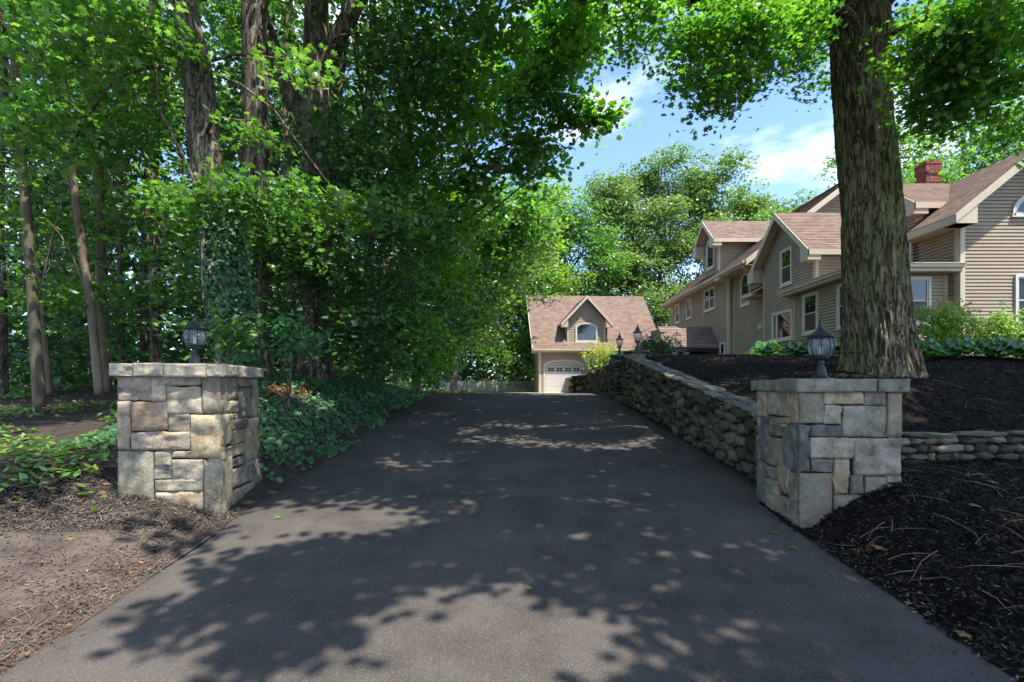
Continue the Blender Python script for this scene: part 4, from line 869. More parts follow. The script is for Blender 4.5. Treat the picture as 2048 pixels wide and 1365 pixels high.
# ------------------------------------------------------------------ trees
def tree(name, label, trunks, mat, blobs, leaf, tk='star', per=12, size=None, dens=1, group=None, shell=.5, limbs=(), droop=.35, seg=14, amp=.05, rad=None, flare=0):
    T = thing(name, label, 'tree', group=group)
    for i, (pts, rd) in enumerate(trunks): trunk(T, pts, rd, mat, seg=seg, amp=amp, seed=random.randrange(99), flare=flare if i == 0 else 0, name='trunk' if i == 0 else 'limb')
    if limbs:
        m = MB()
        for pts, rd in limbs: m.tube(pts, rd, 6)
        m.build('branches', mat, T, True)
    if blobs: crown(T, blobs, M[leaf], tk, per, size, dens, shell, rad, droop=droop)
    return T
def PB(px, py, Y, rx, rzp, rY, n): c, r = pxblob(px, py, Y, rx, rzp, rY); return (c, r, n)
def limbs_to(base, blobs, r0=.06, k=1):
    out = []
    for c, r, n in blobs:
        for _ in range(k):
            e = Vector(c)+Vector((R(-.5, .5)*r[0], R(-.5, .5)*r[1], R(-.3, .3)*r[2])); b = Vector(base[random.randrange(len(base))]); md = (b+e)/2+Vector((R(-.3, .3), R(-.3, .3), R(.1, .5)))
            out.append(([b, b.lerp(md, .6)+Vector((0, 0, .1)), md, md.lerp(e, .6)+Vector((R(-.15, .15), 0, .05)), e], [r0, r0*.8, r0*.6, r0*.4, r0*.2]))
    return out

# big maple on the right: trunk, limbs, crown over drive and lawn
def fsh(pos, n): return pos
bigpts = [(7.42, 10.0, -.05), (7.38, 10, .7), (7.28, 10, 1.6), (7.22, 10, 2.6), (7.15, 10, 3.8), (7.02, 10, 5.2), (6.95, 10, 6.6), (6.9, 10.0, 8.2), (7.1, 10, 10)]
bigr = [.58, .555, .53, .50, .485, .48, .49, .50, .47]
BM = thing('maple_tree', 'huge old maple with furrowed mossy trunk standing in the mulch in front of the house', 'tree')
trunk(BM, bigpts, bigr, M['bark_big'], seg=220, amp=.05, step=.03, ridges=44, flare=.36, seed=4, fine=True)
# scar knots
m = MB()
bigl = [([(7, 10, 7.2), (5.5, 9, 8.6), (3.2, 7.5, 9.8), (.5, 6, 10.6)], [.3, .22, .15, .05]), ([(7, 10, 7.4), (8.2, 8, 8.8), (8.0, 5, 10), (6.5, 2, 10.8)], [.28, .2, .14, .05]), ([(7, 10, 7.6), (5.8, 12, 9), (4, 14, 11), (1.5, 15, 13)], [.26, .2, .14, .05]),
        ([(7.1, 10, 7.8), (9.5, 9.5, 8.6), (12, 9.2, 9.3), (15, 9, 10)], [.25, .18, .12, .04]), ([(7, 10, 6.7), (6.2, 9.2, 6.9), (5.2, 8.8, 6.7), (4.1, 8.6, 6.2)], [.09, .06, .04, .012]), ([(7.2, 10, 6.8), (8.5, 9.3, 7.1), (9.6, 9.0, 6.9), (10.6, 8.8, 6.4)], [.09, .06, .04, .012])]
for pts, rd in bigl: trunk(BM, pts, rd, M['bark_big'], seg=12, step=.3, name='limb')
m = MB()
for px, py, px2, py2, Y in ((1475, 20, 1440, 90, 8.2), (1860, 0, 1850, 130, 7.5), (1990, 0, 1900, 110, 7.5), (1900, 110, 1800, 160, 7.6), (1950, 20, 2040, 90, 7.5), (1840, 40, 1760, 70, 8), (1560, 10, 1600, 120, 8.2), (1330, 0, 1390, 110, 8.4)):
    a, b = Vector(P(px, py, Y)), Vector(P(px2, py2, Y)); m.tube([a+(a-b)*1.2+Vector((0, 0, .5)), a, a.lerp(b, .5)+Vector((R(-.05, .05), R(-.1, .1), R(-.04, .04))), b], [.03, .018, .012, .005], 5)
m.build('branches', M['bark_big'], BM)
vis = [PB(1290, 30, 8.6, 75, 45, .8, 60), PB(1400, 70, 8.4, 100, 65, .9, 120), PB(1440, 150, 8.5, 62, 45, .6, 60), PB(1425, 205, 8.5, 38, 20, .4, 20), PB(1370, 165, 8.5, 25, 18, .3, 10), PB(1500, 60, 8.2, 110, 65, .9, 120), PB(1570, 50, 8.8, 70, 60, .8, 100), PB(1640, 60, 11.4, 60, 60, .5, 60), PB(1600, 130, 11.2, 50, 30, .4, 26), PB(1630, 170, 11.2, 26, 26, .3, 14), PB(1540, 140, 8.5, 30, 28, .4, 14),
       PB(1480, 165, 8.4, 40, 18, .4, 16), PB(1250, 95, 8.8, 30, 22, .4, 6),
       PB(1885, 60, 7.6, 85, 70, 1, 130), PB(1980, 60, 7.2, 110, 90, 1, 160), PB(1895, 150, 8.0, 75, 50, .8, 90), PB(1860, 205, 8.4, 42, 26, .5, 26), PB(1810, 60, 11.5, 50, 60, .6, 50), PB(1820, 150, 11.5, 40, 50, .5, 36), PB(1990, 170, 7.6, 90, 60, .9, 100), PB(1900, 230, 8.2, 60, 30, .6, 34), PB(2030, 250, 8, 60, 40, .6, 34)]
crown(BM, vis, M['leaf_sunny'], 'maple', 15, .115, .85, .7, .36, name='crown', droop=.3)
# upper crown: shaped by where the drive and beds lie in its shade
SV = np.array([SUN.x/SUN.z, SUN.y/SUN.z, 1.0])
def shade_p(px, py):
    """how much of the light is taken by leaves, for ground seen at px,py in the photograph"""
    def el(cx, cy, rx, ry): return np.clip(1.6-((px-cx)/rx)**2*1.0-((py-cy)/ry)**2, 0, 1)
    s = np.where(py < 1008, 1., 0.)
    s = np.maximum(s, np.clip((px-(1180+(1365-py)*.1))/140, 0, 1))
    s = np.maximum(s, el(680, 1150, 190, 60)); s = np.maximum(s, el(1100, 1050, 260, 70)); s = np.maximum(s, el(560, 1250, 230, 60)*1.0); s = np.maximum(s, el(900, 1090, 300, 50)); s = np.maximum(s, el(1120, 1130, 160, 75)); s = np.maximum(s, el(310, 1090, 75, 40))
    s = s*(1-el(680, 1050, 215, 42)*.97)*(1-el(480, 1080, 75, 40)*.9)*(1-el(780, 930, 45, 12))*(1-el(1210, 1010, 45, 14))*(1-el(1320, 1070, 55, 22)*.8)*(1-el(1120, 1060, 35, 12))
    s = s*(1-el(960, 1290, 330, 95)*.95)*(1-el(150, 1130, 230, 110)*.95)
    s = s*(1-el(150, 900, 110, 60)*.5)
    return s
n = 36000; gx = RNG.uniform(-15, 13, n); gy = RNG.uniform(1.6, 18, n); gzv = np.where(gx < 3.1, road_z(gy), low_z(np.maximum(gx, 3.1), gy)*(gy < 7)+up_z(gx, gy)*(gy >= 7)); gzv = np.where(gx < -3.3, left_z(np.minimum(gx, -3.3), gy), gzv)
gpx = 1024+gx/gy*1000; gpy = 772-gzv/gy*1000
h = RNG.uniform(8.2, 12.5, n); pos = np.stack([gx, gy, gzv], 1)+SV*h[:, None]
for _ in range(8):
    q = pos[:, 2]/np.maximum(pos[:, 1], .3) < .80; pos[q] += SV*1.2
prob = shade_p(gpx, gpy); wood = (gx < -3.6) & (gy > 6.6); prob = np.where(wood, np.clip(.3+.8*fbm(np.stack([gx*.5, gy*.5, gx*0], 1), 21, 2), .03, .8)*np.where(np.hypot(gx+6.0, gy-8.9) < 1.8, 0, 1)*np.where(((gx+7.6)/2.4)**2+((gy-7.6)/1.3)**2 < 1, .08, 1), prob); prob = np.where((gx < -3.6) & (gy <= 6.6), prob*.55, prob)  # woods part: leaves added to darken them, with gaps left for sun
d1 = np.hypot(pos[:, 0]-7, pos[:, 1]-8)
keep = (RNG.uniform(0, 1, n) < prob*np.where(gpy < 1000, .46, .42)*np.where(((gx+4.2)/.95)**2+((gy-5.85)/.6)**2 < 1, .25, 1)) & (gx < 11.5); 
for (c_, r_, n_) in vis+[(a, b, 0) for a, b, _ in []]:
    k0 = np.array([c_[0]-SV[0]*(c_[2]+1), c_[1]-SV[1]*(c_[2]+1)]); u = pos-SV*(pos[:, 2]+1)[:, None]
    inside = ((u[:, 0]-k0[0])/(r_[0]+.45))**2+((u[:, 1]-k0[1])/(max(r_[1], r_[2]*.3)+.45))**2 < 1
    keep &= ~(inside & (RNG.uniform(0, 1, n) < .8))
left = keep & (d1 >= 10.5); keep &= d1 < 10.5; posL = pos[left]
pos = pos[keep]; print('canopy sprays', len(pos), len(posL))
leafobj('crown', [sprays(pos, 13, .38, .17, 'star', .25, .35)], M['leaf_maple'], BM)

# left woods -------------------------------------------------------
# ivy clad leaning maple behind the left pillar
T1p = [P(478, 800, 9.0), P(472, 700, 9), P(462, 600, 9), P(445, 500, 9), P(425, 400, 9), P(408, 280, 9), P(392, 130, 9), P(362, 0, 9), P(330, -160, 9)]
t1b = [PB(400, 395, 7.7, 130, 45, .6, 46), PB(520, 385, 7.8, 120, 40, .6, 40), PB(690, 410, 8.2, 110, 35, .6, 38), PB(500, 260, 8, 70, 30, .5, 10), PB(600, 130, 8.2, 70, 40, .6, 12), PB(300, 60, 8, 120, 80, 1, 60), PB(120, 80, 7.5, 150, 90, 1, 80), PB(60, 260, 7.5, 90, 70, .8, 45), PB(420, 660, 8.2, 50, 30, .5, 10), PB(480, 640, 8.3, 60, 40, .4, 12)]
T1 = tree('maple_tree', 'leaning maple wrapped in ivy right behind the left pillar', [(T1p, [.36, .31, .28, .27, .26, .25, .24, .22, .2])], M['bark'], t1b, 'leaf_maple', 'maple', 14, .125, 1., limbs=limbs_to(T1p[3:7], t1b, .035), seg=28, amp=.07, rad=.38, flare=.2)
leafobj('crown', [sprays(posL, 13, .38, .16, 'star', .25, .35)], M['leaf_maple'], T1)  # unseen overhead leaves, added to shade the woods and left of the drive
# ivy on its trunk
iv = []; 
for _ in range(3400):
    t = random.random()**1.1*.5; i = min(int(t*8), 7); f = t*8-i; p = Vector(T1p[i]).lerp(Vector(T1p[i+1]), f); a = R(-math.pi, 0.3); r = R(.26, .46); iv.append((p.x+math.cos(a)*r+.05, p.y+math.sin(a)*r, p.z, math.cos(a), math.sin(a), R(.1, .8)))
iv = np.array(iv); keepi = RNG.uniform(0, 1, len(iv)) < np.where((iv[:, 2] < .95) & (iv[:, 0] < -4.95), .35, 1)
iv = iv[keepi]; leafobj('ivy', [place(tmpl('star'), iv[:, :3], RNG.uniform(.06, .1, len(iv)), iv[:, 3:]+RNG.normal(size=(len(iv), 3))*.35)], M['ivy'], T1)
T1c = [P(515, 760, 10.6), P(514, 500, 10.6), P(512, 250, 10.6), P(510, 60, 10.6), P(508, -200, 10.6)]
b = [PB(480, 10, 12, 140, 70, 1, 70), PB(760, 20, 12, 120, 80, 1, 50), PB(560, 400, 9.6, 70, 60, .8, 34), PB(300, 180, 9.8, 70, 90, 1, 40), PB(560, 470, 9.8, 90, 80, .8, 45), PB(380, 500, 9.8, 120, 90, .9, 70)]
T = tree('oak_tree', 'straight thick trunk between the leaning maple and the forked oak', [(T1c, [.3, .27, .25, .24, .22])], M['bark'], b, 'leaf_maple', 'star', 13, .12, limbs=limbs_to(T1c[1:4], b, .03), seg=24, amp=.07)
# big forked oak
T2 = [P(628, 800, 12), P(630, 600, 12), P(634, 400, 12), P(636, 250, 12), P(632, 100, 12), P(636, -160, 12)]
b = [PB(700, 300, 11.2, 110, 90, 1.2, 90), PB(760, 430, 11, 110, 90, 1.2, 100), PB(640, 520, 10.6, 100, 70, 1, 60), PB(740, 560, 11, 110, 70, 1, 80), PB(700, 660, 10.8, 80, 60, .9, 60), PB(590, 420, 10.8, 50, 40, .8, 16), PB(820, 120, 11.5, 130, 110, 1.4, 120), PB(560, 620, 10, 50, 60, .6, 30), PB(760, 720, 11.5, 60, 40, .8, 40)]
T = tree('oak_tree', 'massive oak forking high up at the edge of the woods', [(T2, [.42, .36, .33, .34, .28, .25]), ([P(640, 150, 12), P(668, 90, 11.9), P(700, 30, 11.8), P(760, -80, 11.6)], [.24, .2, .19, .15]), ([P(636, 300, 12), P(600, 220, 12), P(560, 140, 12), P(520, 20, 12.2)], [.22, .21, .2, .16])], M['bark'], b, 'leaf_dark', 'star', 14, .125, limbs=limbs_to(T2[1:5], b, .035), seg=30, amp=.07, flare=.2)
# slender trunks
slim = [((78, 815), (68, 640), (55, 450), (40, 280), (22, 0), 9.5, .095, 'slender pale trunk at the far left, bare below'),
        ((198, 790), (180, 600), (155, 430), (140, 280), (118, 60), 9.6, .075, 'thin trunk leaning left, third from the left edge'),
        ((212, 785), (204, 600), (198, 400), (194, 200), (198, -40), 11, .11, 'dark straight trunk just left of the gate pillar'),
        ((100, 790), (88, 650), (75, 520), (60, 400), (40, 250), 12.5, .07, 'thin dim trunk leaning behind the pale one'),
        ((312, 740), (310, 500), (308, 300), (312, 150), (316, -40), 13, .14, 'dark straight trunk above the left lantern'),
        ((740, 740), (738, 500), (736, 260), (742, 100), (748, -60), 13.5, .13, 'slim trunk right of the forked oak'),
        ((245, 760), (240, 600), (240, 400), (236, 200), (230, 0), 15, .09, 'faint trunk deep in the woods left of the lantern'),
        ((5, 800), (2, 600), (-4, 400), (8, 200), (0, 0), 12, .12, 'dark trunk cut by the left edge of the picture'),
        ((800, 740), (806, 500), (812, 300), (820, 120), (815, -50), 16, .17, 'dark trunk deep in shade above the ivy bank'),
        ((575, 740), (580, 560), (578, 400), (570, 200), (575, 0), 15, .1, 'thin dark trunk between the two big ones')]
for s in slim:
    pts = [P(a[0], a[1], s[5]) for a in s[:5]]; Y = s[5]; px = s[2][0]
    b = [PB(px+R(-60, 60), 80+R(-60, 60), Y+.3, 120, 110, 1.4, 60), PB(px+R(-90, 90), 260, Y+.4, 110, 90, 1.3, 50), PB(px+R(-90, 90), 430, Y+.5, 110, 80, 1.3, 46), PB(px+R(-80, 80), 590, Y+.6, 100, 70, 1.2, 34)]
    tree('young_maple', s[7], [(pts, [s[6], s[6]*.92, s[6]*.85, s[6]*.75, s[6]*.6])], M['bark_thin'] if s[6] < .12 else M['bark'], b, 'leaf_maple' if Y < 12 else 'leaf_dark', 'star', 12, .0118*Y, limbs=limbs_to(pts[1:], b, .02, 2), seg=12, amp=.04, group=None)
# mid and deep woods: rows of trees behind
deep = [(-16, 15, 'maple with pale trunk deep at the left edge'), (-12.5, 17, 'maple standing deep behind the slender trunks'), (-9.5, 19, 'leafy maple deep behind the left pillar'), (-7.5, 17, 'dense maple deep behind the forked oak'),
        (-20, 22, 'tall tree in the back row at the far left'), (-15, 25, 'tall tree in the back row behind the pale trunk'), (-11, 27, 'tall tree in the back row above the left lantern'), (-7, 25, 'tall tree in the back row behind the oak'), (-26, 30, 'distant tall tree at the left horizon of the woods'), (-17, 34, 'distant tall tree in the dark gap of the woods'), (-24, 19, 'broad tree at the outer left of the back row')]
for x, y, lb in deep:
    hh = R(13, 17)*(1 if y < 30 else 1.3); zb = float(left_z(x, y)); top = zb+hh; px = R(-.6, .6)
    tp = [(x, y, zb-.2), (x+px*.3, y, zb+hh*.3), (x+px*.7, y, zb+hh*.6), (x+px, y, top)]
    b = []
    for k in range(9):
        t = (k+.5)/9; z_ = zb+1.2+(hh-1.2)*t; b.append(((x+R(-1.8, 1.8), y+R(-1, 1), z_), (2.5, 2.2, 1.3), 40 if y < 30 else 34))
    tree('woodland_tree', lb, [(tp, [R(.14, .24), .16, .11, .05])], M['bark'], b, 'leaf_dark', 'star' if y < 20 else 'clump', 13, .0125*y if y < 20 else .0115*y, seg=10, limbs=limbs_to(tp[1:3], b, .04), rad=.55 if y < 20 else .8)
# roadside trees whose boughs hang over the drive
road_trees = [
 ((-5.6, 14.5), 'roadside maple whose boughs hang down over the ivy bank', 'leaf_sunny', [PB(800, 330, 13.6, 110, 110, 1.5, 120), PB(850, 480, 13.8, 90, 110, 1.4, 120), PB(800, 620, 13.5, 90, 80, 1.2, 100), PB(840, 700, 14, 70, 60, 1.1, 70), PB(900, 200, 13.2, 130, 110, 1.6, 120), PB(960, 60, 12.8, 150, 90, 1.8, 120), PB(740, 650, 12.6, 60, 60, .8, 50)]),
 ((-5.2, 19.5), 'roadside maple leaning out across the drive towards the sky gap', 'leaf_sunny', [PB(1000, 180, 17, 130, 130, 2, 170), PB(1110, 110, 16.5, 90, 110, 1.8, 130), PB(1170, 225, 16.5, 62, 36, .9, 34), PB(1215, 235, 16.5, 38, 22, .6, 14), PB(1060, 310, 17.5, 75, 60, 1.5, 70), PB(1155, 30, 16, 70, 60, 1.5, 60), PB(920, 380, 18, 100, 120, 1.8, 130), PB(880, 560, 18.5, 80, 110, 1.5, 120), PB(870, 700, 19, 50, 60, 1.2, 50), PB(1180, 60, 17, 40, 60, .8, 30)]),
 ((-4.8, 25), 'bright green roadside tree beyond the leaning maple', 'leaf_maple', [PB(980, 430, 23, 90, 90, 2, 130), PB(1050, 420, 23.5, 60, 70, 2, 90), PB(940, 560, 24, 70, 90, 1.8, 110), PB(920, 650, 25, 55, 45, 1.5, 60), PB(1010, 520, 24, 60, 60, 2, 60)]),
 ((-3.6, 31), 'pale trunked roadside tree near the end of the fence', 'leaf_light', [PB(1000, 560, 31, 60, 80, 2.2, 90), PB(1070, 480, 31, 60, 70, 2.2, 80), PB(960, 640, 31, 45, 45, 2, 50), PB(1100, 400, 32, 45, 50, 2, 50)])]
for (x, y), lb, lf, b in road_trees:
    zb = float(left_z(x, y)); tp = [(x, y, zb-.2), (x+.1, y, 3), (x+.4, y, 7), (x+.9, y-.3, 11), (x+1.2, y-.5, 15)]
    tree('roadside_tree', lb, [(tp, [.24, .2, .17, .13, .08])], M['bark_grey'] if y > 20 else M['bark'], b, lf, 'star' if y < 22 else 'clump', 14, .0115*y if y < 22 else .0105*y, limbs=limbs_to(tp[1:4], b, .05, 2), seg=14, rad=.5 if y < 22 else .7)
# trees behind the garage and the house
back = [(1000, 40, 420, 760, 'leafy tree behind the fence, left of the garage', 2), (1075, 44, 400, 760, 'bright tree behind the left corner of the garage', 1), (1140, 46, 400, 760, 'tree behind the garage dormer', 2),
        (1215, 48, 335, 760, 'tall pale green tree behind the garage roof', 3), (1320, 50, 290, 760, 'tallest round crowned tree between garage and house', 3), (1420, 52, 300, 760, 'tall tree behind the far end of the house', 3), (1490, 56, 375, 760, 'tree behind the far house wing, right of the tallest', 3), (1560, 62, 385, 760, 'low spreading treetop behind the house gables', 3), (1630, 62, 378, 760, 'treetop beside the big maple trunk behind the ridge', 3),
        (930, 46, 440, 760, 'darker tree behind the fence at the end of the woods', 0)]
for px, Y, pt, pbm, lb, lf in back:
    x = (px-1024)/1000*Y; top = (772-pt)/1000*Y; zb = -.6; w = {0: 3.2, 1: 3, 2: 3.2, 3: 3.6}[lf]
    tp = [(x, Y, zb), (x+R(-.3, .3), Y, top*.3), (x+R(-.6, .6), Y, top*.6), (x+R(-.5, .5), Y, top*.92)]; b = []
    for k in range(22):
        t = (k/21)**.8; z_ = top*(.10+.82*t); sp = w*1.25*(1.0-.7*max(0, t-.55)*1.8); b.append(((x+R(-.9, .9)*sp, Y+R(-1, 1)*sp*.8, z_), (R(2.1, 3.3), 2.1, R(1.4, 2.1)), 90))
    tree('background_tree', lb, [(tp, [.3, .26, .18, .06]), ([Vector(tp[1])-Vector((0, 0, 2)), Vector(tp[1])+Vector((R(-1, 1), 0, 4)), Vector(tp[2])+Vector((R(-2, 2), 0, 2))], [.2, .15, .06])], M['bark_grey'], b, ['leaf_dark', 'leaf_light', 'leaf_maple', 'leaf_far'][lf], 'clump', 15, .0056*Y, limbs=limbs_to(tp[1:3], b, .07), seg=10, rad=.75)
for x, Y, top, w, lb in ((24, 27, 15.5, 4.5, 'large leafy tree rising behind the chimney'), (30, 25, 17, 5, 'leafy tree behind the right end of the house'), (27, 36, 19, 6, 'tall dark tree far behind the right of the house'), (19.5, 40, 13.5, 3, 'rounded tree hidden behind the big maple trunk'), (21, 24.5, 11.5, 3.2, 'lower leafy tree filling in behind the chimney'), (27, 22.5, 14, 4, 'leafy tree close behind the near house gable')):
    tp = [(x, Y, .8), (x, Y, top*.35), (x+.5, Y, top*.65), (x+.3, Y, top*.92)]; b = []
    for k in range(18): t = k/17; b.append(((x+R(-1, 1)*w*(.95-.5*t), Y+R(-1, 1)*w*.7, top*(.3+.62*t)), (R(1.8, 2.8), 1.9, R(1.1, 1.7)), 70))
    tree('background_tree', lb, [(tp, [.4, .32, .2, .06])], M['bark_grey'], b, 'leaf_maple', 'clump', 14, .0068*Y, limbs=limbs_to(tp[1:3], b, .08, 2), seg=10, rad=.7)
# far belt of woods closing every gap low down
pts = []
for _ in range(5200):
    a = R(-1.05, 1.0); d = R(62, 85); pts.append((math.sin(a)*d, math.cos(a)*d, R(-1, (22 if a < 0 else 11)+3*math.sin(a*9))))
kind(leafobj('far_woods', [sprays(pts, 12, 1.4, .8, 'clump')], M['leaf_dark']), 'stuff')['label'] = 'dark belt of distant woods beyond the lots'
pts = []
for _ in range(1900): x = R(-34, -5); y = R(13, 34)+max(0, -x-14)*.3; pts.append((x, y, float(left_z(x, y))+R(.1, 2.4)))
for _ in range(700): pts.append((R(-26, 4), R(41, 47), R(-.6, 3.2)))
for _ in range(260): pts.append((R(-26, 4), R(41, 42), R(-.6, 1.6)))
kind(leafobj('understory', [sprays(pts, 13, .7, .22, 'star')], M['leaf_dark']), 'stuff')['label'] = 'shaded low saplings and brush filling the woods'

# ------------------------------------------------------------------ ground cover
def scatter(n, x0, x1, y0, y1, f, prob=None):
    x = RNG.uniform(x0, x1, n); y = RNG.uniform(y0, y1, n)
    if prob is not None: k = RNG.uniform(0, 1, n) < prob(x, y); x, y = x[k], y[k]
    return np.stack([x, y, f(x, y)], 1)
def patches(x, y, s=1.5, t=0., seed=9): return np.clip((fbm(np.stack([x*s, y*s, x*0], 1), seed, 3)-t)*2.5, 0, 1)
up3 = lambda n, j=.35: np.array([0, 0, 1.])+RNG.normal(size=(n, 3))*j
p = scatter(26000, -6.2, -2.95, 6.75, 22, left_z, lambda x, y: np.clip((-x-3.05+.22*np.sin(y*2.3)+.15*np.sin(y*5.1))/.25, 0, 1)*np.where(y < 7.2, .5, 1)*np.where((np.abs(x+4.5) < .45) & (np.abs(y-9.9) < .8), .15, 1)*np.clip(1.25-(y-8)*.03, .5, 1))
p[:, 2] += RNG.uniform(.01, .13, len(p)); kind(leafobj('ivy_groundcover', [place(tmpl('star'), p, RNG.uniform(.055, .10, len(p))*np.where(p[:, 1] > 11, 1.4, 1), up3(len(p), .4)+np.array([.35, -.35, 0]))], M['ivy']), 'stuff')['label'] = 'ivy blanketing the bank beside the drive'
p = scatter(17000, -16, -4.2, 4.6, 14, left_z, lambda x, y: patches(x, y, .9, -.1)*np.clip((y-4.9-.25*np.sin(x*2))/.8, 0, 1)*np.where((x > -5) & (y < 6.8), .2, 1))
p[:, 2] += RNG.uniform(.01, .14, len(p)); kind(leafobj('weeds', [place(tmpl('oval'), p, RNG.uniform(.06, .14, len(p)), up3(len(p), .4))], M['weed']), 'stuff')['label'] = 'patchy low green weeds on the woodland floor'
p = scatter(3600, -4.6, -2.9, 15, 34, left_z, lambda x, y: np.clip((-x-3.0)/.3, 0, 1)); p2 = scatter(2600, -5.5, 1.0, 33.5, 38, lambda x, y: road_z(y)+.0*x, lambda x, y: np.clip((1.2-x)/1.5, 0, 1))
p = np.concatenate([p, p2]); kind(leafobj('grass', [place(tmpl('blade'), p, RNG.uniform(.15, .42, len(p)), up3(len(p), .3))], M['weed']), 'stuff')['label'] = 'tufts of grass along the edge of the drive'
# dead leaves on the floor and in the ivy
p = np.concatenate([scatter(3000, -14, -3.6, 5.3, 13, left_z, lambda x, y: patches(x, y, .7, -.2, 4)), scatter(900, -4.85, -4.15, 9.1, 10.7, left_z), scatter(120, -3.9, -3.3, 9.6, 10.4, left_z), scatter(300, -4.2, -3.1, 2.6, 4.5, left_z, lambda x, y: np.clip(1-(np.abs(x+3.3)), 0, 1))]); p[:, 2] += RNG.uniform(.0, .05, len(p))
p[3000:, 2] += 0
kind(leafobj('dead_leaves', [place(tmpl('oval'), p, RNG.uniform(.04, .10, len(p))*np.where(p[:, 1] < 4.6, .6, 1), up3(len(p), .5))], M['dead_leaf']), 'stuff')['label'] = 'dry brown leaves scattered over bank and woodland floor'
p = scatter(420, -3.0, 3.2, 2.5, 20, lambda x, y: road_z(y)+.035*(1-(x/3.2)**2)+.02, lambda x, y: np.clip(.25+(np.abs(x)-2.2)*.8+(y-9)*.05, .1, 1)); kind(leafobj('leaf_litter', [place(tmpl('oval'), p, RNG.uniform(.02, .055, len(p)), up3(len(p), .2))], M['pale_chip']), 'stuff')['label'] = 'small dry leaf scraps on the asphalt'
# mulch chips
p = np.concatenate([scatter(42000, 3.0, 7.5, 2.2, 7.1, low_z, lambda x, y: np.clip((x-2.98+.1*np.sin(y*6))/.3, 0, 1)*np.where((x < 4.0) & (y > 6.2), 0, 1)*np.clip(1.3-(x-3)*.12, .3, 1)), scatter(42000, 3.9, 13, 7.3, 16, up_z, lambda x, y: np.clip(1.7-y/12, .15, 1)), scatter(6000, -7, -3.2, 5.0, 6.2, left_z, lambda x, y: patches(x, y, 1.2, .1, 5))])
p[:, 2] += RNG.uniform(-.005, .025, len(p)); kind(leafobj('mulch_chips', [place(tmpl('chip'), p, RNG.uniform(.02, .085, len(p)), up3(len(p), .55), squash=1.6)], M['mulch_chip']), 'stuff')['label'] = 'black shredded bark mulch'
p = np.concatenate([scatter(1500, 3.05, 7.5, 2.2, 7.1, low_z), scatter(1800, 3.9, 12, 7.3, 16, up_z), scatter(1500, -7, -3.15, 2.2, 6, left_z), scatter(1600, 3.0, 4.6, 2.4, 5, low_z, lambda x, y: np.clip(1.3-(x-3.0)/.9, 0, 1))]); p[:, 2] += .015
kind(leafobj('bark_scraps', [place(tmpl('chip'), p, RNG.uniform(.02, .06, len(p)), up3(len(p), .35), squash=.6)], M['pale_chip']), 'stuff')['label'] = 'pale bark and leaf scraps mixed in the mulch'
sheet('dirt_apron', ar(-9.57, -3.04, .12), ar(1.0, 5.6, .12), lambda x, y: left_z(x, y)+.012+.02*np.clip((-3.2-x)/.5, 0, 1)-.5*np.clip(y-5.0-.35*np.sin(x*1.7), 0, .2), M['dirt'], .008)
p = scatter(38000, -8, -3.12, 2.2, 5.8, left_z); p[:, 2] += RNG.uniform(.015, .04, len(p)); kind(leafobj('worn_mulch', [place(tmpl('chip'), p, RNG.uniform(.015, .06, len(p)), up3(len(p), .4), squash=1.2)], M['dirt_chip']), 'stuff')['label'] = 'sun bleached old mulch left of the drive'
p = scatter(1500, 1.6, 3.15, 2.4, 7, lambda x, y: road_z(y)+.02, lambda x, y: np.clip((x-1.9)/1.3, 0, 1)**2.2); kind(leafobj('spilled_mulch', [place(tmpl('chip'), p, RNG.uniform(.012, .045, len(p)), up3(len(p), .2), squash=.8)], M['mulch_chip']), 'stuff')['label'] = 'crumbs of black mulch spilled on the asphalt edge'
p = scatter(1500, -3.3, -2.2, 2.4, 9, lambda x, y: road_z(y)+.025, lambda x, y: np.clip((-2.5-x)/.7, 0, 1)**1.8*patches(x, y, 1.6, -.25, 8)); kind(leafobj('edge_grit', [place(tmpl('chip'), p, RNG.uniform(.01, .04, len(p)), up3(len(p), .2), squash=.7)], M['dirt_chip']), 'stuff')['label'] = 'grit and bark crumbs along the left asphalt edge'
p = scatter(2600, -4.3, -3.05, 2.3, 5.0, left_z, lambda x, y: np.clip(1.1-np.abs(x+3.3)/.7, 0, 1)*np.clip(1.5-(y-2.3)/2.4, .1, 1)); p[:, 2] += .03; kind(leafobj('pine_needles', [place(tmpl('blade'), p, RNG.uniform(.03, .12, len(p)), np.array([0, 0, .3])+RNG.normal(size=(len(p), 3))*np.array([1, 1, .25]))], M['dead_leaf']), 'stuff')['label'] = 'rusty pine needles drifted along the left edge of the drive'
# needles and twigs along the drive edges
m = MB()
def twig(x, y, f, L_, a, r=.003):
    q = []
    for k in range(5): t = k/4; xx = x+math.cos(a)*L_*t+R(-.03, .03)*L_; yy = y+math.sin(a)*L_*t+R(-.03, .03)*L_; q.append((xx, yy, float(f(xx, yy))+.03+.02*math.sin(t*3.1)))
    m.tube(q, [r, r, r*.8, r*.6, r*.3], 4, False)
for _ in range(150): twig(R(3.2, 6.5), R(2.6, 6.6), low_z, R(.08, .45), R(0, 6.3), R(.0015, .004))
for _ in range(50): twig(R(4.2, 8), R(7.4, 10), up_z, R(.1, .5), R(0, 6.3))
for _ in range(240): x = -3.2-abs(random.gauss(0, .45)); twig(x, R(2.4, 5.6), left_z, R(.06, .35), R(0, 6.3), R(.0015, .0035))
for _ in range(60): twig(R(-10, -4.5), R(6, 11), left_z, R(.3, 1.2), R(0, 6.3), .006)
kind(m.build('twigs', M['twig'], None), 'stuff')['label'] = 'thin sticks and pine needles strewn along the beds'
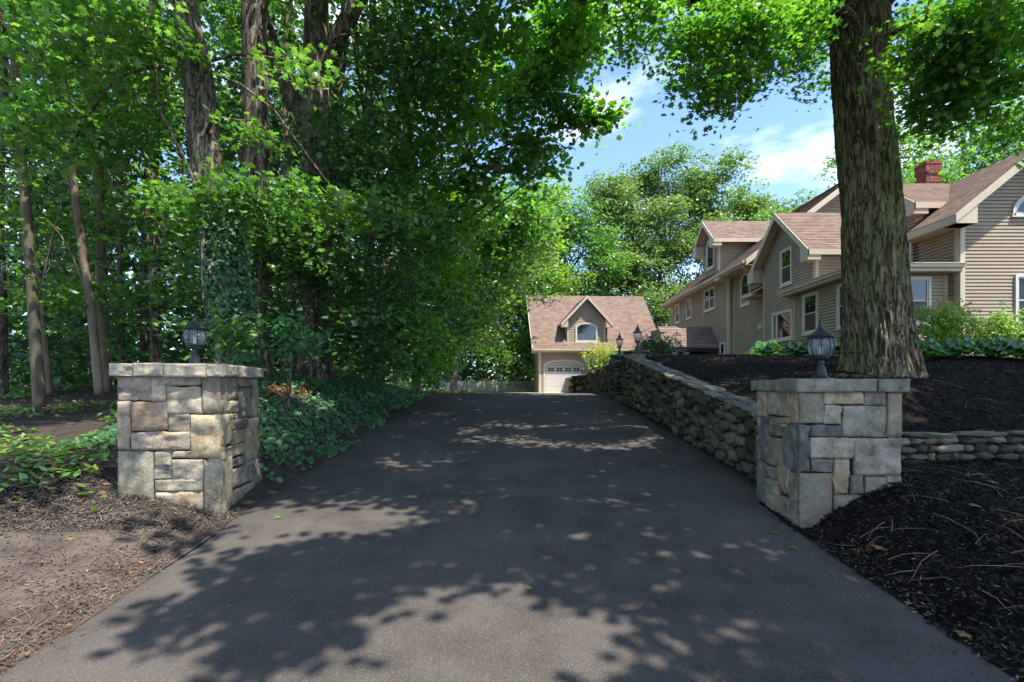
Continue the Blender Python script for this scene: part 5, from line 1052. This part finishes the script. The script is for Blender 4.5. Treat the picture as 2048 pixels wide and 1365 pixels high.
# single leaves and sticks that stand out
def one_leaf(px, py, f, z0, s, mat, lb):
    Y = 4.
    for _ in range(30): x = (px-1024)/1000*Y; z = float(f(x, Y)); Y = Y*.5+.5*max(1.5, -z/((py-772)/1000))
    V, F = place(tmpl('maple'), np.array([(0., 0., 0.)]), s, np.array([[.1, -.15, 1.]])); o = fastmesh('fallen_leaf', V, F, M[mat]); o.location = (x, Y, z+z0); tag(o, lb, 'leaf', 'single fallen leaves')
rdz = lambda x, y: rz(y)+.035*(1-(x/3.2)**2)
one_leaf(142, 1087, left_z, .05, .09, 'dead_leaf', 'orange dead leaf lying on the bare soil at the left')
one_leaf(556, 1040, rdz, .035, .11, 'weed', 'green leaf on the asphalt just right of the left pillar')
one_leaf(1059, 1184, rdz, .035, .07, 'weed', 'small pale green leaf in the middle of the drive')
one_leaf(1550, 1070, rdz, .035, .10, 'weed', 'green leaf on the asphalt at the foot of the right pillar')
one_leaf(1588, 1102, rdz, .035, .10, 'weed', 'green leaf at the mulch edge below the right pillar')
one_leaf(1215, 1010, rdz, .035, .08, 'weed', 'little leaf sprig right of the centre of the drive')
one_leaf(1985, 972, low_z, .05, .12, 'dead_leaf', 'brown oak leaf on the mulch near the right edge')
one_leaf(1950, 1020, low_z, .05, .12, 'dead_leaf', 'brown oak leaf on the mulch below the low wall')
one_leaf(1760, 1105, low_z, .05, .14, 'dead_leaf', 'curled brown leaf in the litter at the foot of the bank')
one_leaf(1925, 1280, low_z, .05, .12, 'dead_leaf', 'yellowish leaf at the lower right edge of the drive')

# ------------------------------------------------------------------ garden plants
def hosta(label, x, y, r=.45, n=26, f=up_z, mat='hosta', h=.32):
    T = thing('hosta', label, 'plant', (x, y, float(f(x, y))-.06), 'hostas planted before the house')
    for i in range(n):
        a = i*2.4; t = (i+1)/n; L_ = r*(.55+.5*t); el = h*(1.25-.8*t); v = []; fc = []; w = L_*.2; c, s_ = math.cos(a), math.sin(a)
        for k in range(7):
            q = k/6; d = L_*q; z = el*math.sin(min(1, q*1.15)*math.pi*.78)*1.15; ww = w*math.sin(math.pi*min(1, max(0, (q-.22)/.78)))**.8 if q > .22 else .012
            for sg, dz in ((-1, .0), (0, -.02), (1, .0)): v.append((c*d-s_*ww*sg, s_*d+c*ww*sg, z+dz+.02))
        for k in range(6):
            for j in range(2): b = k*3+j; fc.append((b, b+1, b+4, b+3))
        mesh('leaf', v, fc, M[mat], T, True)
    return T
hp = [(9.3, 18.3, 'first hosta under the lower house windows, from the left'), (10.1, 17.6, 'second hosta under the house windows, taller and lush'), (10.6, 16.9, 'third hosta, beside the right gate lantern'), (10.4, 15.6, 'hosta showing between lantern and maple trunk'),
      (9.7, 11.8, 'small hosta hard by the root flare of the maple'), (10.6, 11.9, 'low hosta under the flowering shrub'), (11.4, 11.9, 'hosta between the two pale shrubs'), (11.6, 11.3, 'broad leaved hosta near the right edge'), (12.3, 11.1, 'largest hosta, cut by the right edge')]
for i, (x, y, lb) in enumerate(hp): hosta(lb, x, y, .78 if i < 4 else .55 if i < 7 else .8, 34, h=.5 if i < 4 else .42)
def shrub(name, label, c, r, n, mat, size=.06, tk='oval', tip=None, stems=6, f=up_z, group=None):
    T = thing(name, label, 'shrub', (0, 0, 0), group); zb = float(f(c[0], c[1])); m = MB()
    for k in range(stems): e = (c[0]+R(-.7, .7)*r[0], c[1]+R(-.6, .6)*r[1], c[2]+R(-.2, .7)*r[2]); m.tube([(c[0]+R(-.1, .1), c[1]+R(-.1, .1), zb-.1), (c[0]*.5+e[0]*.5+R(-.08, .08), c[1]*.5+e[1]*.5, (zb+e[2])/2), e], [.02, .014, .005], 5)
    m.build('stems', M['twig'], T); p = ellip(c, r, n, .5); leafobj('foliage', [sprays(p, 14, .14, size, tk, .5, .6)], M[mat], T)
    if tip:
        p = ellip((c[0], c[1], c[2]+r[2]*.35), (r[0]*.95, r[1]*.95, r[2]*.75), n//7, .2); kind(leafobj('blossoms', [sprays(p, 7, .06, size*.8, tk, .5, .6)], M[tip], T), 'stuff')
    return T
shrub('azalea_shrub', 'yellow green shrub with reddish tips right of the maple trunk', (11.3, 13.0, 1.5), (.8, .5, .78), 520, 'shrub', .075, tip='shrub_tip')
shrub('azalea_shrub', 'loose pale green shrub before the sunlit siding', (12.7, 13.0, 1.4), (.8, .45, .65), 330, 'shrub', .075)
shrub('azalea_shrub', 'pale green shrub at the right edge of the picture', (13.6, 13.0, 1.45), (.4, .45, .75), 180, 'shrub', .075)
shrub('rhododendron', 'dark leaved bush with pink blooms beside the nearer lantern', (4.95, 17.1, 1.35), (.85, .55, .48), 170, 'rhodo', .085, tip='flower')
shrub('rhododendron', 'small blooming sprig between the two urn lanterns', (4.45, 16.9, 1.35), (.2, .2, .3), 22, 'rhodo', .07, tip='flower')
shrub('golden_shrub', 'bright yellow green rounded shrub behind the far lantern post', (4.05, 22.6, 1.45), (.85, .8, .6), 210, 'shrub_yellow', .07, tip='shrub_tip')
hosta('bluish hosta on top of the far wall beside the golden shrub', 3.95, 18.9, .5, 22, h=.4); hosta('light green hosta spilling over the far end of the wall', 3.75, 22.4, .6, 22, mat='weed', h=.45)
shrub('fern_clump', 'small green sprout growing out of the right pillar joint', (3.12, 5.93, -1.16), (.07, .05, .06), 6, 'weed', .03, stems=0, f=low_z)
# glossy laurel-like bush with long leaves behind the left pillar
p = ellip(P(590, 670, 8.8), (.4, .4, .35), 45, .6); T = thing('laurel_bush', 'glossy long leaved bush right behind the left pillar', 'shrub'); leafobj('foliage', [sprays(p, 9, .22, .14, 'oval', .6, .5)], M['ivy'], T)
m = MB()
for k in range(4): q = p[k]; m.tube([(-3.95, 8.8, -.6), (q[0]*.5-1.97, 8.8, -.1), tuple(q)], [.009, .007, .003], 5)
m.build('stems', M['bark'], T)
print('objects', len(bpy.data.objects))
